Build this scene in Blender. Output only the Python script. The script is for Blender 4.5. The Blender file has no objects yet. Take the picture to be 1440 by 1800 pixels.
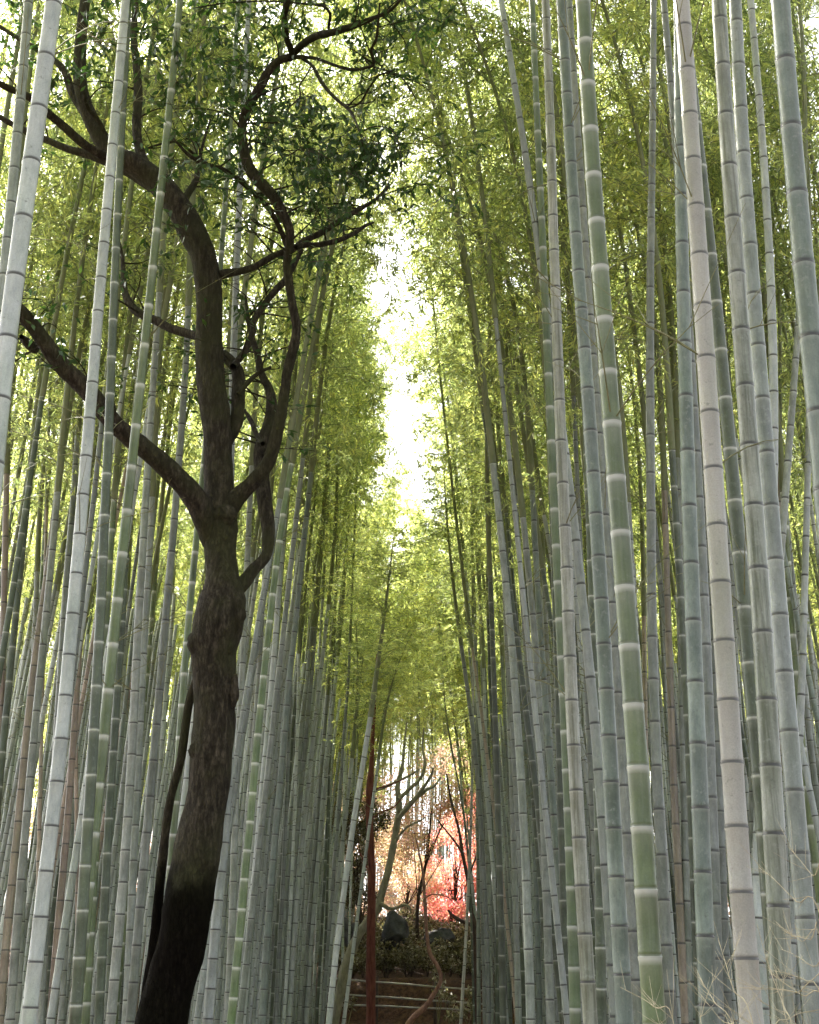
import bpy, math, random
import numpy as np
from mathutils import Vector, Matrix, noise

random.seed(7)
RNG = np.random.default_rng(7)
PI = math.pi
scene = bpy.context.scene
col = scene.collection

# ------------------------------------------------------------------ camera
F, CXP, CYP = 2280.0, 720.0, 900.0
PITCH = math.radians(21.0)
CAMZ = 1.55
cam_d = bpy.data.cameras.new('camera')
cam = bpy.data.objects.new('camera', cam_d)
col.objects.link(cam)
cam.location = (0, 0, CAMZ)
cam.rotation_euler = (PI / 2 + PITCH, 0, 0)
cam_d.sensor_fit = 'HORIZONTAL'
cam_d.sensor_width = 36.0
cam_d.lens = 36.0 * F / 1440.0
cam_d.clip_start = 0.05
cam_d.clip_end = 2000
scene.camera = cam
SP, CP = math.sin(PITCH), math.cos(PITCH)


def at(x, y, Y):
    """point of the place seen at photo pixel (x, y) at distance Y down the path"""
    dx, dy = (x - CXP) / F, (CYP - y) / F
    t = Y / (CP - SP * dy)
    return Vector((dx * t, Y, CAMZ + (SP + CP * dy) * t))


def depth(y, Y):
    return Y / (CP - SP * (CYP - y) / F)


def smooth(a, b, t):
    t = min(1.0, max(0.0, (t - a) / (b - a)))
    return t * t * (3 - 2 * t)


def ground_z(x, y):
    z = 1.15 * smooth(9, 37, y)
    off = min(1.0, max(0.0, (abs(x) - 0.0) / 30.0))
    if y > 38.6:
        z += 1.25 * smooth(38.9, 39.7, y + 0.25 * math.sin(x * 1.3)) + 2.6 * smooth(40, 54, y)
    z += 0.05 * noise.noise(Vector((x * 0.9, y * 0.9, 0)))
    return z


# ------------------------------------------------------------------ objects
def setp(o, label=None, cat=None, group=None, kind=None):
    if label: o['label'] = label
    if cat: o['category'] = cat
    if group: o['group'] = group
    if kind: o['kind'] = kind
    return o


def empty(name, loc, label, cat, group=None):
    o = bpy.data.objects.new(name, None)
    o.empty_display_size = 0.2
    o.location = loc
    col.objects.link(o)
    return setp(o, label, cat, group)


def link(name, me, parent=None):
    o = bpy.data.objects.new(name, me)
    col.objects.link(o)
    if parent is not None:
        o.parent = parent
    return o


def mesh_np(name, V, Fq, mat, smooth_sh=True, UV=None):
    """V (n,3), Fq (m,k) faces all of size k, UV (m*k,2)"""
    me = bpy.data.meshes.new(name)
    V = np.asarray(V, dtype=np.float32)
    Fq = np.asarray(Fq, dtype=np.int32)
    m, k = Fq.shape
    me.vertices.add(len(V))
    me.vertices.foreach_set('co', V.ravel())
    me.loops.add(m * k)
    me.loops.foreach_set('vertex_index', Fq.ravel())
    me.polygons.add(m)
    me.polygons.foreach_set('loop_start', np.arange(0, m * k, k, dtype=np.int32))
    me.polygons.foreach_set('loop_total', np.full(m, k, dtype=np.int32))
    if smooth_sh:
        me.polygons.foreach_set('use_smooth', np.ones(m, dtype=bool))
    if UV is not None:
        uv = me.uv_layers.new(name='uv')
        uv.data.foreach_set('uv', np.asarray(UV, dtype=np.float32).ravel())
    me.update(calc_edges=True)
    me.validate()
    if mat: me.materials.append(mat)
    return me


class Geo:
    """collects tubes (quads, with uv) for one mesh"""
    def __init__(s):
        s.V, s.F, s.U, s.n = [], [], [], 0

    def tube(s, P, R, sides=8, v=None, disp=None):
        P = np.asarray(P, dtype=float)
        n = len(P)
        R = np.asarray(R, dtype=float)
        T = np.gradient(P, axis=0)
        T /= np.linalg.norm(T, axis=1)[:, None] + 1e-9
        up = np.array([0.0, -1.0, 0.05])
        A = np.cross(T, up)
        bad = np.linalg.norm(A, axis=1) < 0.2
        A[bad] = np.cross(T[bad], np.array([1.0, 0, 0]))
        A /= np.linalg.norm(A, axis=1)[:, None]
        B = np.cross(T, A)
        ang = np.linspace(0, 2 * PI, sides, endpoint=False)
        ring = (A[:, None, :] * np.cos(ang)[None, :, None] + B[:, None, :] * np.sin(ang)[None, :, None])
        rad = R[:, None] * np.ones(sides)[None, :]
        if disp is not None:
            for i in range(n):
                for j in range(sides):
                    q = P[i] + ring[i, j] * R[i]
                    rad[i, j] *= 1 + disp(q, R[i])
        V = (P[:, None, :] + ring * rad[..., None]).reshape(-1, 3)
        i = np.arange(n - 1)[:, None]; j = np.arange(sides)[None, :]; jn = (j + 1) % sides
        Fq = np.stack([i * sides + j, i * sides + jn, (i + 1) * sides + jn, (i + 1) * sides + j], -1).reshape(-1, 4)
        if v is None:
            L = np.concatenate([[0], np.cumsum(np.linalg.norm(np.diff(P, axis=0), axis=1))])
            v = L
        v = np.asarray(v, dtype=float)
        u0 = (j / sides) + 0 * i; u1 = ((j + 1) / sides) + 0 * i
        v0 = v[:-1][:, None] + 0 * j; v1 = v[1:][:, None] + 0 * j
        U = np.stack([np.stack([u0, v0], -1), np.stack([u1, v0], -1), np.stack([u1, v1], -1), np.stack([u0, v1], -1)], 2).reshape(-1, 2)
        s.V.append(V); s.F.append(Fq + s.n); s.U.append(U); s.n += len(V)
        # end cap: pull last ring together
        return s

    def mesh(s, name, mat):
        return mesh_np(name, np.concatenate(s.V), np.concatenate(s.F), mat, True, np.concatenate(s.U))


def leaf_arrays(C, D, N, L, W, fold=0.0):
    """pointed leaves: C base points, D direction, N normal-ish, L length, W width -> rhombus quads"""
    D = D / (np.linalg.norm(D, axis=1)[:, None] + 1e-9)
    S = np.cross(D, N)
    S /= np.linalg.norm(S, axis=1)[:, None] + 1e-9
    nn = np.cross(S, D)
    L = L[:, None]; W = W[:, None]
    p0 = C
    p1 = C + D * L * 0.38 + S * W * 0.5 + nn * W * fold
    p2 = C + D * L
    p3 = C + D * L * 0.38 - S * W * 0.5 + nn * W * fold
    V = np.stack([p0, p1, p2, p3], 1).reshape(-1, 3)
    Fq = np.arange(len(V)).reshape(-1, 4)
    return V, Fq


def catmull(pts, per=6):
    P = np.asarray(pts, dtype=float)
    P = np.vstack([2 * P[0] - P[1], P, 2 * P[-1] - P[-2]])
    out = []
    for i in range(1, len(P) - 2):
        for k in range(per):
            t = k / per
            out.append(0.5 * ((2 * P[i]) + (-P[i - 1] + P[i + 1]) * t + (2 * P[i - 1] - 5 * P[i] + 4 * P[i + 1] - P[i + 2]) * t * t
                              + (-P[i - 1] + 3 * P[i] - 3 * P[i + 1] + P[i + 2]) * t ** 3))
    out.append(P[-2])
    return np.array(out)


# ------------------------------------------------------------------ materials
def new_mat(name):
    m = bpy.data.materials.new(name)
    m.use_nodes = True
    nt = m.node_tree
    b = nt.nodes['Principled BSDF']
    return m, nt, b


def N_(nt, typ, **kw):
    n = nt.nodes.new(typ)
    for k, v in kw.items():
        if k.startswith('i_'):
            n.inputs[int(k[2:])].default_value = v
        else:
            setattr(n, k, v)
    return n


def ramp(nt, stops, interp='LINEAR'):
    r = nt.nodes.new('ShaderNodeValToRGB')
    r.color_ramp.interpolation = interp
    e = r.color_ramp.elements
    while len(e) > 1: e.remove(e[-1])
    e[0].position = stops[0][0]; c = stops[0][1]
    e[0].color = (*c, 1) if isinstance(c, tuple) else (c, c, c, 1)
    for p, c in stops[1:]:
        x = e.new(p); x.color = (*c, 1) if isinstance(c, tuple) else (c, c, c, 1)
    return r


def mixc(nt, fac, a, b, mode='MIX'):
    m = nt.nodes.new('ShaderNodeMix'); m.data_type = 'RGBA'; m.blend_type = mode
    for sock, v in ((m.inputs[0], fac), (m.inputs[6], a), (m.inputs[7], b)):
        if isinstance(v, (int, float)): sock.default_value = v if sock == m.inputs[0] else (v, v, v, 1)
        elif isinstance(v, tuple): sock.default_value = (*v, 1)
        else: nt.links.new(v, sock)
    return m.outputs[2]


def math_(nt, op, a, b=None, clamp=False):
    m = nt.nodes.new('ShaderNodeMath'); m.operation = op; m.use_clamp = clamp
    for s, v in zip(m.inputs, (a, b)):
        if v is None: continue
        if isinstance(v, (int, float)): s.default_value = v
        else: nt.links.new(v, s)
    return m.outputs[0]


def culm_mat(name, base, base2, ring, ringw, node_dark, rough=0.42, stain=0.35, stain_col=(0.12, 0.13, 0.10), mott=0.5):
    """bamboo culm: v of the uv counts internodes"""
    base = tuple(v * 0.80 for v in base); base2 = tuple(v * 1.15 for v in base2)
    m, nt, b = new_mat(name)
    lk = nt.links.new
    uv = N_(nt, 'ShaderNodeUVMap'); uv.uv_map = 'uv'
    sep = N_(nt, 'ShaderNodeSeparateXYZ'); lk(uv.outputs[0], sep.inputs[0])
    fr = math_(nt, 'FRACT', sep.outputs[1])
    oi = N_(nt, 'ShaderNodeObjectInfo')
    tc = N_(nt, 'ShaderNodeTexCoord')
    off = N_(nt, 'ShaderNodeVectorMath', operation='MULTIPLY_ADD')
    comb = N_(nt, 'ShaderNodeCombineXYZ')
    for i in range(3): lk(oi.outputs['Random'], comb.inputs[i])
    lk(comb.outputs[0], off.inputs[0]); off.inputs[1].default_value = (37, 91, 53); lk(tc.outputs['Object'], off.inputs[2])
    # streaks run along the culm
    st = N_(nt, 'ShaderNodeMapping'); st.inputs['Scale'].default_value = (38, 38, 1.6)
    lk(off.outputs[0], st.inputs['Vector'])
    n1 = N_(nt, 'ShaderNodeTexNoise'); n1.inputs['Scale'].default_value = 1.0; n1.inputs['Detail'].default_value = 5; n1.inputs['Roughness'].default_value = 0.65
    lk(st.outputs[0], n1.inputs['Vector'])
    mo = N_(nt, 'ShaderNodeMapping'); mo.inputs['Scale'].default_value = (14, 14, 5)
    lk(off.outputs[0], mo.inputs['Vector'])
    n2 = N_(nt, 'ShaderNodeTexNoise'); n2.inputs['Scale'].default_value = 1.0; n2.inputs['Detail'].default_value = 7; n2.inputs['Roughness'].default_value = 0.7
    lk(mo.outputs[0], n2.inputs['Vector'])
    n3 = N_(nt, 'ShaderNodeTexNoise'); n3.inputs['Scale'].default_value = 160.0; n3.inputs['Detail'].default_value = 2
    lk(off.outputs[0], n3.inputs['Vector'])
    r2 = ramp(nt, [(0.33, 0.0), (0.66, 1.0)]); lk(n2.outputs[0], r2.inputs[0])
    c = mixc(nt, r2.outputs[0], base, base2)
    # per internode tint
    wn = N_(nt, 'ShaderNodeTexWhiteNoise', noise_dimensions='2D')
    fl = math_(nt, 'FLOOR', sep.outputs[1])
    cb2 = N_(nt, 'ShaderNodeCombineXYZ'); lk(fl, cb2.inputs[0]); lk(oi.outputs['Random'], cb2.inputs[1]); lk(cb2.outputs[0], wn.inputs['Vector'])
    tint = math_(nt, 'MULTIPLY_ADD', wn.outputs[0], 0.32)
    nt.nodes[-1].inputs[2].default_value = 0.84
    c = mixc(nt, 1.0, c, tint, 'MULTIPLY')
    r1 = ramp(nt, [(0.44, 0.0), (0.64, 1.0)]); lk(n1.outputs[0], r1.inputs[0])
    sf = math_(nt, 'MULTIPLY', r1.outputs[0], stain)
    c = mixc(nt, sf, c, stain_col)
    r3 = ramp(nt, [(0.40, 0.86), (0.62, 1.1)]); lk(n3.outputs[0], r3.inputs[0])
    c = mixc(nt, mott, c, mixc(nt, 1.0, c, r3.outputs[0], 'MULTIPLY'))
    # broad algae stained stretches
    m6 = N_(nt, 'ShaderNodeMapping'); m6.inputs['Scale'].default_value = (5, 5, 1.1); lk(off.outputs[0], m6.inputs[0])
    n6 = N_(nt, 'ShaderNodeTexNoise'); n6.inputs['Scale'].default_value = 1.0; n6.inputs['Detail'].default_value = 4; lk(m6.outputs[0], n6.inputs['Vector'])
    r6 = ramp(nt, [(0.45, 0.0), (0.68, 0.6)]); lk(n6.outputs[0], r6.inputs[0])
    c = mixc(nt, r6.outputs[0], c, mixc(nt, 1.0, c, (0.62, 0.70, 0.52), 'MULTIPLY'))
    # lichen blotches and dark specks
    n4 = N_(nt, 'ShaderNodeTexNoise'); n4.inputs['Scale'].default_value = 26.0; n4.inputs['Detail'].default_value = 5; n4.inputs['Roughness'].default_value = 0.75
    lk(off.outputs[0], n4.inputs['Vector'])
    r4 = ramp(nt, [(0.56, 0.0), (0.68, 0.30 * (1.0 if base[0] > 0.1 else 0.3) + 0.05)]); lk(n4.outputs[0], r4.inputs[0])
    c = mixc(nt, r4.outputs[0], c, (0.44, 0.47, 0.41))
    r5 = ramp(nt, [(0.30, 0.55), (0.40, 0.0)]); lk(n4.outputs[0], r5.inputs[0])
    c = mixc(nt, r5.outputs[0], c, (0.09, 0.10, 0.07))
    # waxy pale ring under each node
    jit = math_(nt, 'MULTIPLY_ADD', n2.outputs[0], 0.06); nt.nodes[-1].inputs[2].default_value = -0.03
    frj = math_(nt, 'ADD', fr, jit)
    rr = ramp(nt, [(0.0, ring * 0.25), (0.05, 0.0), (max(0.3, 1 - ringw * 6), 0.0), (1 - ringw * 1.6, ring * 0.16), (1 - ringw, ring * 0.55), (1 - ringw * 0.45, ring), (1.0, ring)])
    lk(frj, rr.inputs[0])
    c = mixc(nt, rr.outputs[0], c, (0.64, 0.67, 0.58))
    # dark scar line on the node
    dk = ramp(nt, [(0.0, node_dark), (0.020, node_dark), (0.048, 0.0), (0.978, 0.0), (0.988, node_dark)])
    lk(fr, dk.inputs[0])
    c = mixc(nt, dk.outputs[0], c, (0.03, 0.028, 0.022))
    # whole culm brightness and hue
    hs = N_(nt, 'ShaderNodeHueSaturation')
    hr = math_(nt, 'MULTIPLY_ADD', oi.outputs['Random'], 0.035); nt.nodes[-1].inputs[2].default_value = 0.485
    wv = N_(nt, 'ShaderNodeTexWhiteNoise', noise_dimensions='1D'); lk(oi.outputs['Random'], wv.inputs['W'])
    vr = math_(nt, 'MULTIPLY_ADD', wv.outputs[0], 0.4); nt.nodes[-1].inputs[2].default_value = 0.60
    lk(hr, hs.inputs['Hue']); lk(vr, hs.inputs['Value']); lk(c, hs.inputs['Color'])
    lk(hs.outputs[0], b.inputs['Base Color'])
    b.inputs['Roughness'].default_value = rough
    rg = math_(nt, 'MULTIPLY_ADD', n2.outputs[0], 0.35); nt.nodes[-1].inputs[2].default_value = rough - 0.15
    lk(rg, b.inputs['Roughness'])
    b.inputs['Specular IOR Level'].default_value = 0.5
    b.inputs['Coat Weight'].default_value = 0.25; b.inputs['Coat Roughness'].default_value = 0.28
    bp = N_(nt, 'ShaderNodeBump'); bp.inputs['Strength'].default_value = 0.12; bp.inputs['Distance'].default_value = 0.004
    lk(n1.outputs[0], bp.inputs['Height']); lk(bp.outputs[0], b.inputs['Normal'])
    return m


CM = {
    # grey blue, weathered
    'B': culm_mat('bamboo_grey_blue', (0.20, 0.235, 0.195), (0.31, 0.34, 0.30), 0.35, 0.05, 0.95),
    # teal
    'T': culm_mat('bamboo_teal', (0.140, 0.200, 0.155), (0.24, 0.295, 0.245), 0.30, 0.05, 0.95),
    # bright fresh green with white rings
    'G': culm_mat('bamboo_fresh_green', (0.095, 0.155, 0.045), (0.135, 0.19, 0.065), 1.0, 0.085, 0.15, stain=0.25, stain_col=(0.30, 0.34, 0.22)),
    # dark green with white rings
    'D': culm_mat('bamboo_dark_green', (0.045, 0.070, 0.032), (0.08, 0.105, 0.055), 0.75, 0.04, 0.3, stain=0.3, stain_col=(0.05, 0.05, 0.03)),
    # pale straw grey
    'P': culm_mat('bamboo_pale', (0.61, 0.59, 0.50), (0.50, 0.50, 0.43), 0.15, 0.04, 0.85, stain=0.25, stain_col=(0.36, 0.36, 0.32)),
    # pale blue white
    'W': culm_mat('bamboo_silver', (0.38, 0.43, 0.41), (0.46, 0.50, 0.47), 0.2, 0.05, 0.95, stain=0.22, stain_col=(0.28, 0.31, 0.29)),
    # tan
    'N': culm_mat('bamboo_tan', (0.33, 0.245, 0.18), (0.38, 0.31, 0.24), 0.12, 0.05, 0.85),
    # streaked olive grey
    'E': culm_mat('bamboo_streaked', (0.27, 0.29, 0.23), (0.35, 0.36, 0.31), 0.35, 0.04, 0.95, stain=0.9, stain_col=(0.11, 0.12, 0.07)),
    # grey green dull
    'S': culm_mat('bamboo_slate', (0.20, 0.235, 0.21), (0.28, 0.31, 0.285), 0.3, 0.05, 0.9),
}


def leaf_mat(name, cols, tr_mul, rough=0.45, trans=0.5):
    m, nt, b = new_mat(name)
    lk = nt.links.new
    g = N_(nt, 'ShaderNodeNewGeometry')
    oi = N_(nt, 'ShaderNodeObjectInfo')
    tcn = N_(nt, 'ShaderNodeTexCoord')
    nz = N_(nt, 'ShaderNodeTexNoise'); nz.inputs['Scale'].default_value = 0.9; nz.inputs['Detail'].default_value = 2
    lk(tcn.outputs['Object'], nz.inputs['Vector'])
    a = math_(nt, 'MULTIPLY', g.outputs['Random Per Island'], 0.7)
    bb = math_(nt, 'MULTIPLY_ADD', oi.outputs['Random'], 0.3); lk(a, nt.nodes[-1].inputs[2])
    cc = math_(nt, 'MULTIPLY_ADD', nz.outputs[0], 0.6); lk(bb, nt.nodes[-1].inputs[2])
    dd = math_(nt, 'SUBTRACT', cc, 0.3)
    n = len(cols)
    r = ramp(nt, [(i / (n - 1), c) for i, c in enumerate(cols)]); lk(dd, r.inputs[0])
    lk(r.outputs[0], b.inputs['Base Color'])
    b.inputs['Roughness'].default_value = rough
    b.inputs['Specular IOR Level'].default_value = 0.35
    tr = N_(nt, 'ShaderNodeBsdfTranslucent')
    tcol = mixc(nt, 1.0, r.outputs[0], tr_mul, 'MULTIPLY'); lk(tcol, tr.inputs[0])
    mx = N_(nt, 'ShaderNodeMixShader'); mx.inputs[0].default_value = trans
    lk(b.outputs[0], mx.inputs[1]); lk(tr.outputs[0], mx.inputs[2])
    lk(mx.outputs[0], nt.nodes['Material Output'].inputs[0])
    return m


M_LEAF = leaf_mat('bamboo_leaf', [(0.080, 0.115, 0.055), (0.180, 0.230, 0.105), (0.300, 0.345, 0.140), (0.50, 0.50, 0.17)], (2.0, 1.95, 1.5), trans=0.6)
M_OAK = leaf_mat('evergreen_leaf', [(0.022, 0.048, 0.020), (0.035, 0.075, 0.025), (0.06, 0.11, 0.03)], (1.9, 2.0, 1.0), rough=0.3, trans=0.3)
M_RED = leaf_mat('maple_red_leaf', [(0.66, 0.12, 0.15), (0.72, 0.17, 0.20), (0.70, 0.26, 0.18), (0.68, 0.38, 0.20)], (1.5, 2.0, 2.1), trans=0.65)
M_ORA = leaf_mat('maple_orange_leaf', [(0.56, 0.28, 0.25), (0.50, 0.33, 0.26), (0.46, 0.39, 0.22), (0.28, 0.30, 0.15)], (1.7, 1.8, 1.7), trans=0.6)
M_SHR = leaf_mat('shrub_leaf', [(0.035, 0.030, 0.018), (0.085, 0.075, 0.040), (0.19, 0.165, 0.11), (0.42, 0.39, 0.30)], (1.4, 1.5, 1.1), trans=0.35, rough=0.3)


def simple_mat(name, c1, c2, scale=(8, 8, 8), rough=0.8, bump=0.3, dist=0.02, detail=8, spec=0.3, lo=0.35, hi=0.65):
    m, nt, b = new_mat(name)
    lk = nt.links.new
    tc = N_(nt, 'ShaderNodeTexCoord'); mp = N_(nt, 'ShaderNodeMapping'); mp.inputs['Scale'].default_value = scale
    lk(tc.outputs['Object'], mp.inputs['Vector'])
    n = N_(nt, 'ShaderNodeTexNoise'); n.inputs['Scale'].default_value = 1; n.inputs['Detail'].default_value = detail; n.inputs['Roughness'].default_value = 0.65
    lk(mp.outputs[0], n.inputs['Vector'])
    r = ramp(nt, [(lo, c1), (hi, c2)]); lk(n.outputs[0], r.inputs[0])
    lk(r.outputs[0], b.inputs['Base Color'])
    b.inputs['Roughness'].default_value = rough; b.inputs['Specular IOR Level'].default_value = spec
    bp = N_(nt, 'ShaderNodeBump'); bp.inputs['Strength'].default_value = bump; bp.inputs['Distance'].default_value = dist
    lk(n.outputs[0], bp.inputs['Height']); lk(bp.outputs[0], b.inputs['Normal'])
    return m


def bark_mat():
    m, nt, b = new_mat('mossy_bark')
    lk = nt.links.new
    tc = N_(nt, 'ShaderNodeTexCoord')
    mp = N_(nt, 'ShaderNodeMapping'); mp.inputs['Scale'].default_value = (26, 26, 7); lk(tc.outputs['Object'], mp.inputs[0])
    n = N_(nt, 'ShaderNodeTexNoise'); n.inputs['Scale'].default_value = 1; n.inputs['Detail'].default_value = 9; n.inputs['Roughness'].default_value = 0.72
    lk(mp.outputs[0], n.inputs[0])
    vo = N_(nt, 'ShaderNodeTexVoronoi'); vo.feature = 'DISTANCE_TO_EDGE'; vo.inputs['Scale'].default_value = 1.0
    mp2 = N_(nt, 'ShaderNodeMapping'); mp2.inputs['Scale'].default_value = (34, 34, 11)
    ad = N_(nt, 'ShaderNodeVectorMath', operation='MULTIPLY_ADD'); ad.inputs[1].default_value = (0.12, 0.12, 0.12)
    lk(n.outputs['Color'], ad.inputs[0]); lk(tc.outputs['Object'], ad.inputs[2]); lk(ad.outputs[0], mp2.inputs[0]); lk(mp2.outputs[0], vo.inputs['Vector'])
    n2 = N_(nt, 'ShaderNodeTexNoise'); n2.inputs['Scale'].default_value = 2.2; n2.inputs['Detail'].default_value = 6; lk(tc.outputs['Object'], n2.inputs[0])
    r = ramp(nt, [(0.32, (0.010, 0.008, 0.005)), (0.50, (0.040, 0.033, 0.021)), (0.70, (0.125, 0.105, 0.075))]); lk(n.outputs[0], r.inputs[0])
    r2 = ramp(nt, [(0.42, 0.0), (0.62, 0.8)]); lk(n2.outputs[0], r2.inputs[0])
    c = mixc(nt, r2.outputs[0], r.outputs[0], (0.046, 0.048, 0.018))
    # trunk turns black below a noise-shifted height, sharp edged
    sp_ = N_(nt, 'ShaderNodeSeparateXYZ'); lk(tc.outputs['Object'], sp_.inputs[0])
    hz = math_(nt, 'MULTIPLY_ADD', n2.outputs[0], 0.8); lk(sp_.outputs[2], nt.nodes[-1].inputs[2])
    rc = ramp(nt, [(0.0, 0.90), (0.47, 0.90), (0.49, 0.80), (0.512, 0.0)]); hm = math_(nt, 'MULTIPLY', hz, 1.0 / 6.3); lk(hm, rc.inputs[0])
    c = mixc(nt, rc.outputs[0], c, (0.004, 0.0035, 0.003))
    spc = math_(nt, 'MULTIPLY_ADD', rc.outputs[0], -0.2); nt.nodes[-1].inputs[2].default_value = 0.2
    lk(c, b.inputs['Base Color']); b.inputs['Roughness'].default_value = 0.85; lk(spc, b.inputs['Specular IOR Level'])
    rv = ramp(nt, [(0.0, 0.0), (0.10, 1.0)]); lk(vo.outputs[0], rv.inputs[0])
    h = math_(nt, 'MULTIPLY_ADD', rv.outputs[0], 0.22); lk(n.outputs[0], nt.nodes[-1].inputs[2])
    bp = N_(nt, 'ShaderNodeBump'); bp.inputs['Strength'].default_value = 1.0; bp.inputs['Distance'].default_value = 0.035
    lk(h, bp.inputs['Height']); lk(bp.outputs[0], b.inputs['Normal'])
    return m


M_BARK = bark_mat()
M_TWIG = simple_mat('bamboo_twig', (0.12, 0.13, 0.05), (0.22, 0.21, 0.11), (9, 9, 9), 0.6, 0.1)
M_TIP = simple_mat('bamboo_upper_stem', (0.13, 0.16, 0.07), (0.20, 0.21, 0.12), (9, 9, 3), 0.5, 0.1)
M_DRY = simple_mat('dry_twig', (0.30, 0.26, 0.17), (0.46, 0.41, 0.28), (20, 20, 20), 0.7, 0.1)
M_REDBARK = simple_mat('red_brown_bark', (0.085, 0.022, 0.016), (0.20, 0.07, 0.05), (22, 22, 4), 0.8, 0.6, 0.03)
M_PALEBARK = simple_mat('pale_green_bark', (0.15, 0.15, 0.095), (0.32, 0.30, 0.22), (10, 10, 4), 0.8, 0.5, 0.02)
M_DARKBARK = simple_mat('dark_branch_bark', (0.035, 0.025, 0.022), (0.09, 0.06, 0.05), (14, 14, 6), 0.8, 0.5, 0.02)
M_ROCK = simple_mat('rock', (0.02, 0.02, 0.022), (0.11, 0.11, 0.125), (2.2, 2.2, 2.2), 0.7, 0.7, 0.1)
M_SOIL = simple_mat('leaf_litter', (0.018, 0.008, 0.005), (0.10, 0.05, 0.03), (9, 9, 9), 0.9, 0.9, 0.06, detail=10)
M_PATH = simple_mat('packed_path', (0.16, 0.13, 0.10), (0.26, 0.22, 0.18), (3, 3, 3), 0.9, 0.5, 0.03)
M_RAIL = simple_mat('fence_rail', (0.26, 0.25, 0.23), (0.42, 0.41, 0.38), (6, 12, 12), 0.6, 0.2)

# ------------------------------------------------------------------ ground
def build_ground():
    xs = np.concatenate([np.linspace(-400, -30, 10), np.linspace(-28, 28, 90), np.linspace(30, 400, 10)])
    ys = np.concatenate([np.linspace(-300, -12, 8), np.linspace(-10, 60, 190), np.linspace(63, 110, 14), np.linspace(130, 600, 8)])
    V = [(x, y, ground_z(x, y)) for y in ys for x in xs]
    nx = len(xs)
    Fq = [(j * nx + i, j * nx + i + 1, (j + 1) * nx + i + 1, (j + 1) * nx + i) for j in range(len(ys) - 1) for i in range(nx - 1)]
    setp(link('ground', mesh_np('ground', V, Fq, M_SOIL)), kind='structure')
    V, Fq = [], []
    ys = np.linspace(-8, 36, 120)
    for k, y in enumerate(ys):
        for i in range(9):
            x = -1.9 + i / 8 * (2.75 + 0.02 * y) + 0.08 * math.sin(y * 1.7 + i)
            V.append((x, y, ground_z(x, y) + 0.03))
    for j in range(len(ys) - 1):
        for i in range(8):
            Fq.append((j * 9 + i, j * 9 + i + 1, (j + 1) * 9 + i + 1, (j + 1) * 9 + i))
    setp(link('path', mesh_np('path', V, Fq, M_PATH)), kind='structure')


build_ground()

# ------------------------------------------------------------------ bamboo crowns (shared meshes)
CROWN_LEN = 9.0
CROWN_R = 0.034


def crown_axis(t, bend):
    """t 0..1 -> point on the upper stem, leaning +x near the tip"""
    z = CROWN_LEN * (t - 0.10 * bend * t ** 4)
    x = bend * 1.9 * t ** 2.6
    return np.array([x, 0, z])


def make_crown(i, bend, n_side=22, leaves_per=10, lsize=0.125, low=0.0):
    rng = np.random.default_rng(100 + i)
    g = Geo()
    ts = np.linspace(0, 1, 26)
    P = np.array([crown_axis(t, bend) for t in ts])
    g.tube(P, CROWN_R * (1 - ts) ** 0.75 + 0.004, 7)
    C, D, L, W = [], [], [], []
    tcur = low + 0.01
    k = 0
    while tcur < 0.985:
        base = crown_axis(tcur, bend)
        for side in range(2):
            az = rng.uniform(0, 2 * PI)
            ln = (0.75 + 0.75 * math.sin(PI * min(1, 0.15 + tcur * 0.95))) * rng.uniform(0.7, 1.25)
            if tcur < 0.28 and rng.random() < 0.6: continue
            el = rng.uniform(0.5, 1.0)
            d = np.array([math.cos(az) * math.cos(el), math.sin(az) * math.cos(el), math.sin(el)])
            n = 7
            s = np.linspace(0, 1, n)[:, None]
            Pb = base + d * ln * s + np.array([0, 0, -0.85]) * ln * s ** 2.2 * rng.uniform(0.6, 1.1)
            g.tube(Pb, np.linspace(0.0075, 0.002, n), 3)
            nt_ = int(n_side * 0.5 * (0.6 + 0.6 * min(1, tcur * 2.2)))
            for q in range(nt_):
                u = rng.uniform(0.18, 1.0)
                f = u * (n - 1); i0 = min(n - 2, int(f)); pb = Pb[i0] + (Pb[i0 + 1] - Pb[i0]) * (f - i0)
                td = rng.normal(size=3); td[2] -= 0.25; td /= np.linalg.norm(td)
                tl = rng.uniform(0.12, 0.34)
                nl = rng.integers(leaves_per - 5, leaves_per + 3)
                uu = rng.uniform(0.3, 1.0, nl)[:, None]
                C.append(pb + td * tl * uu + rng.normal(size=(nl, 3)) * 0.025)
                dd = td * 0.7 + rng.normal(size=(nl, 3)) * 0.55; dd[:, 2] -= 0.35
                D.append(dd); L.append(rng.uniform(0.65, 1.15, nl) * lsize); W.append(rng.uniform(0.8, 1.2, nl) * lsize * 0.17)
        tcur += rng.uniform(0.026, 0.044); k += 1
    C = np.concatenate(C); D = np.concatenate(D); L = np.concatenate(L); W = np.concatenate(W)
    V, Fq = leaf_arrays(C, D, rng.normal(size=C.shape), L, W)
    return g.mesh('bamboo_branch', M_TIP), mesh_np('bamboo_foliage', V, Fq, M_LEAF, False), len(C)


CROWNS = []
nleaf = []
for i, bend in enumerate((0.35, 0.7, 1.0, 1.35, 0.6, 1.1, 0.5)):
    a, b_, n_ = make_crown(i, bend)
    CROWNS.append((a, b_)); nleaf.append(n_)
print('leaves per crown', nleaf)


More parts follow.
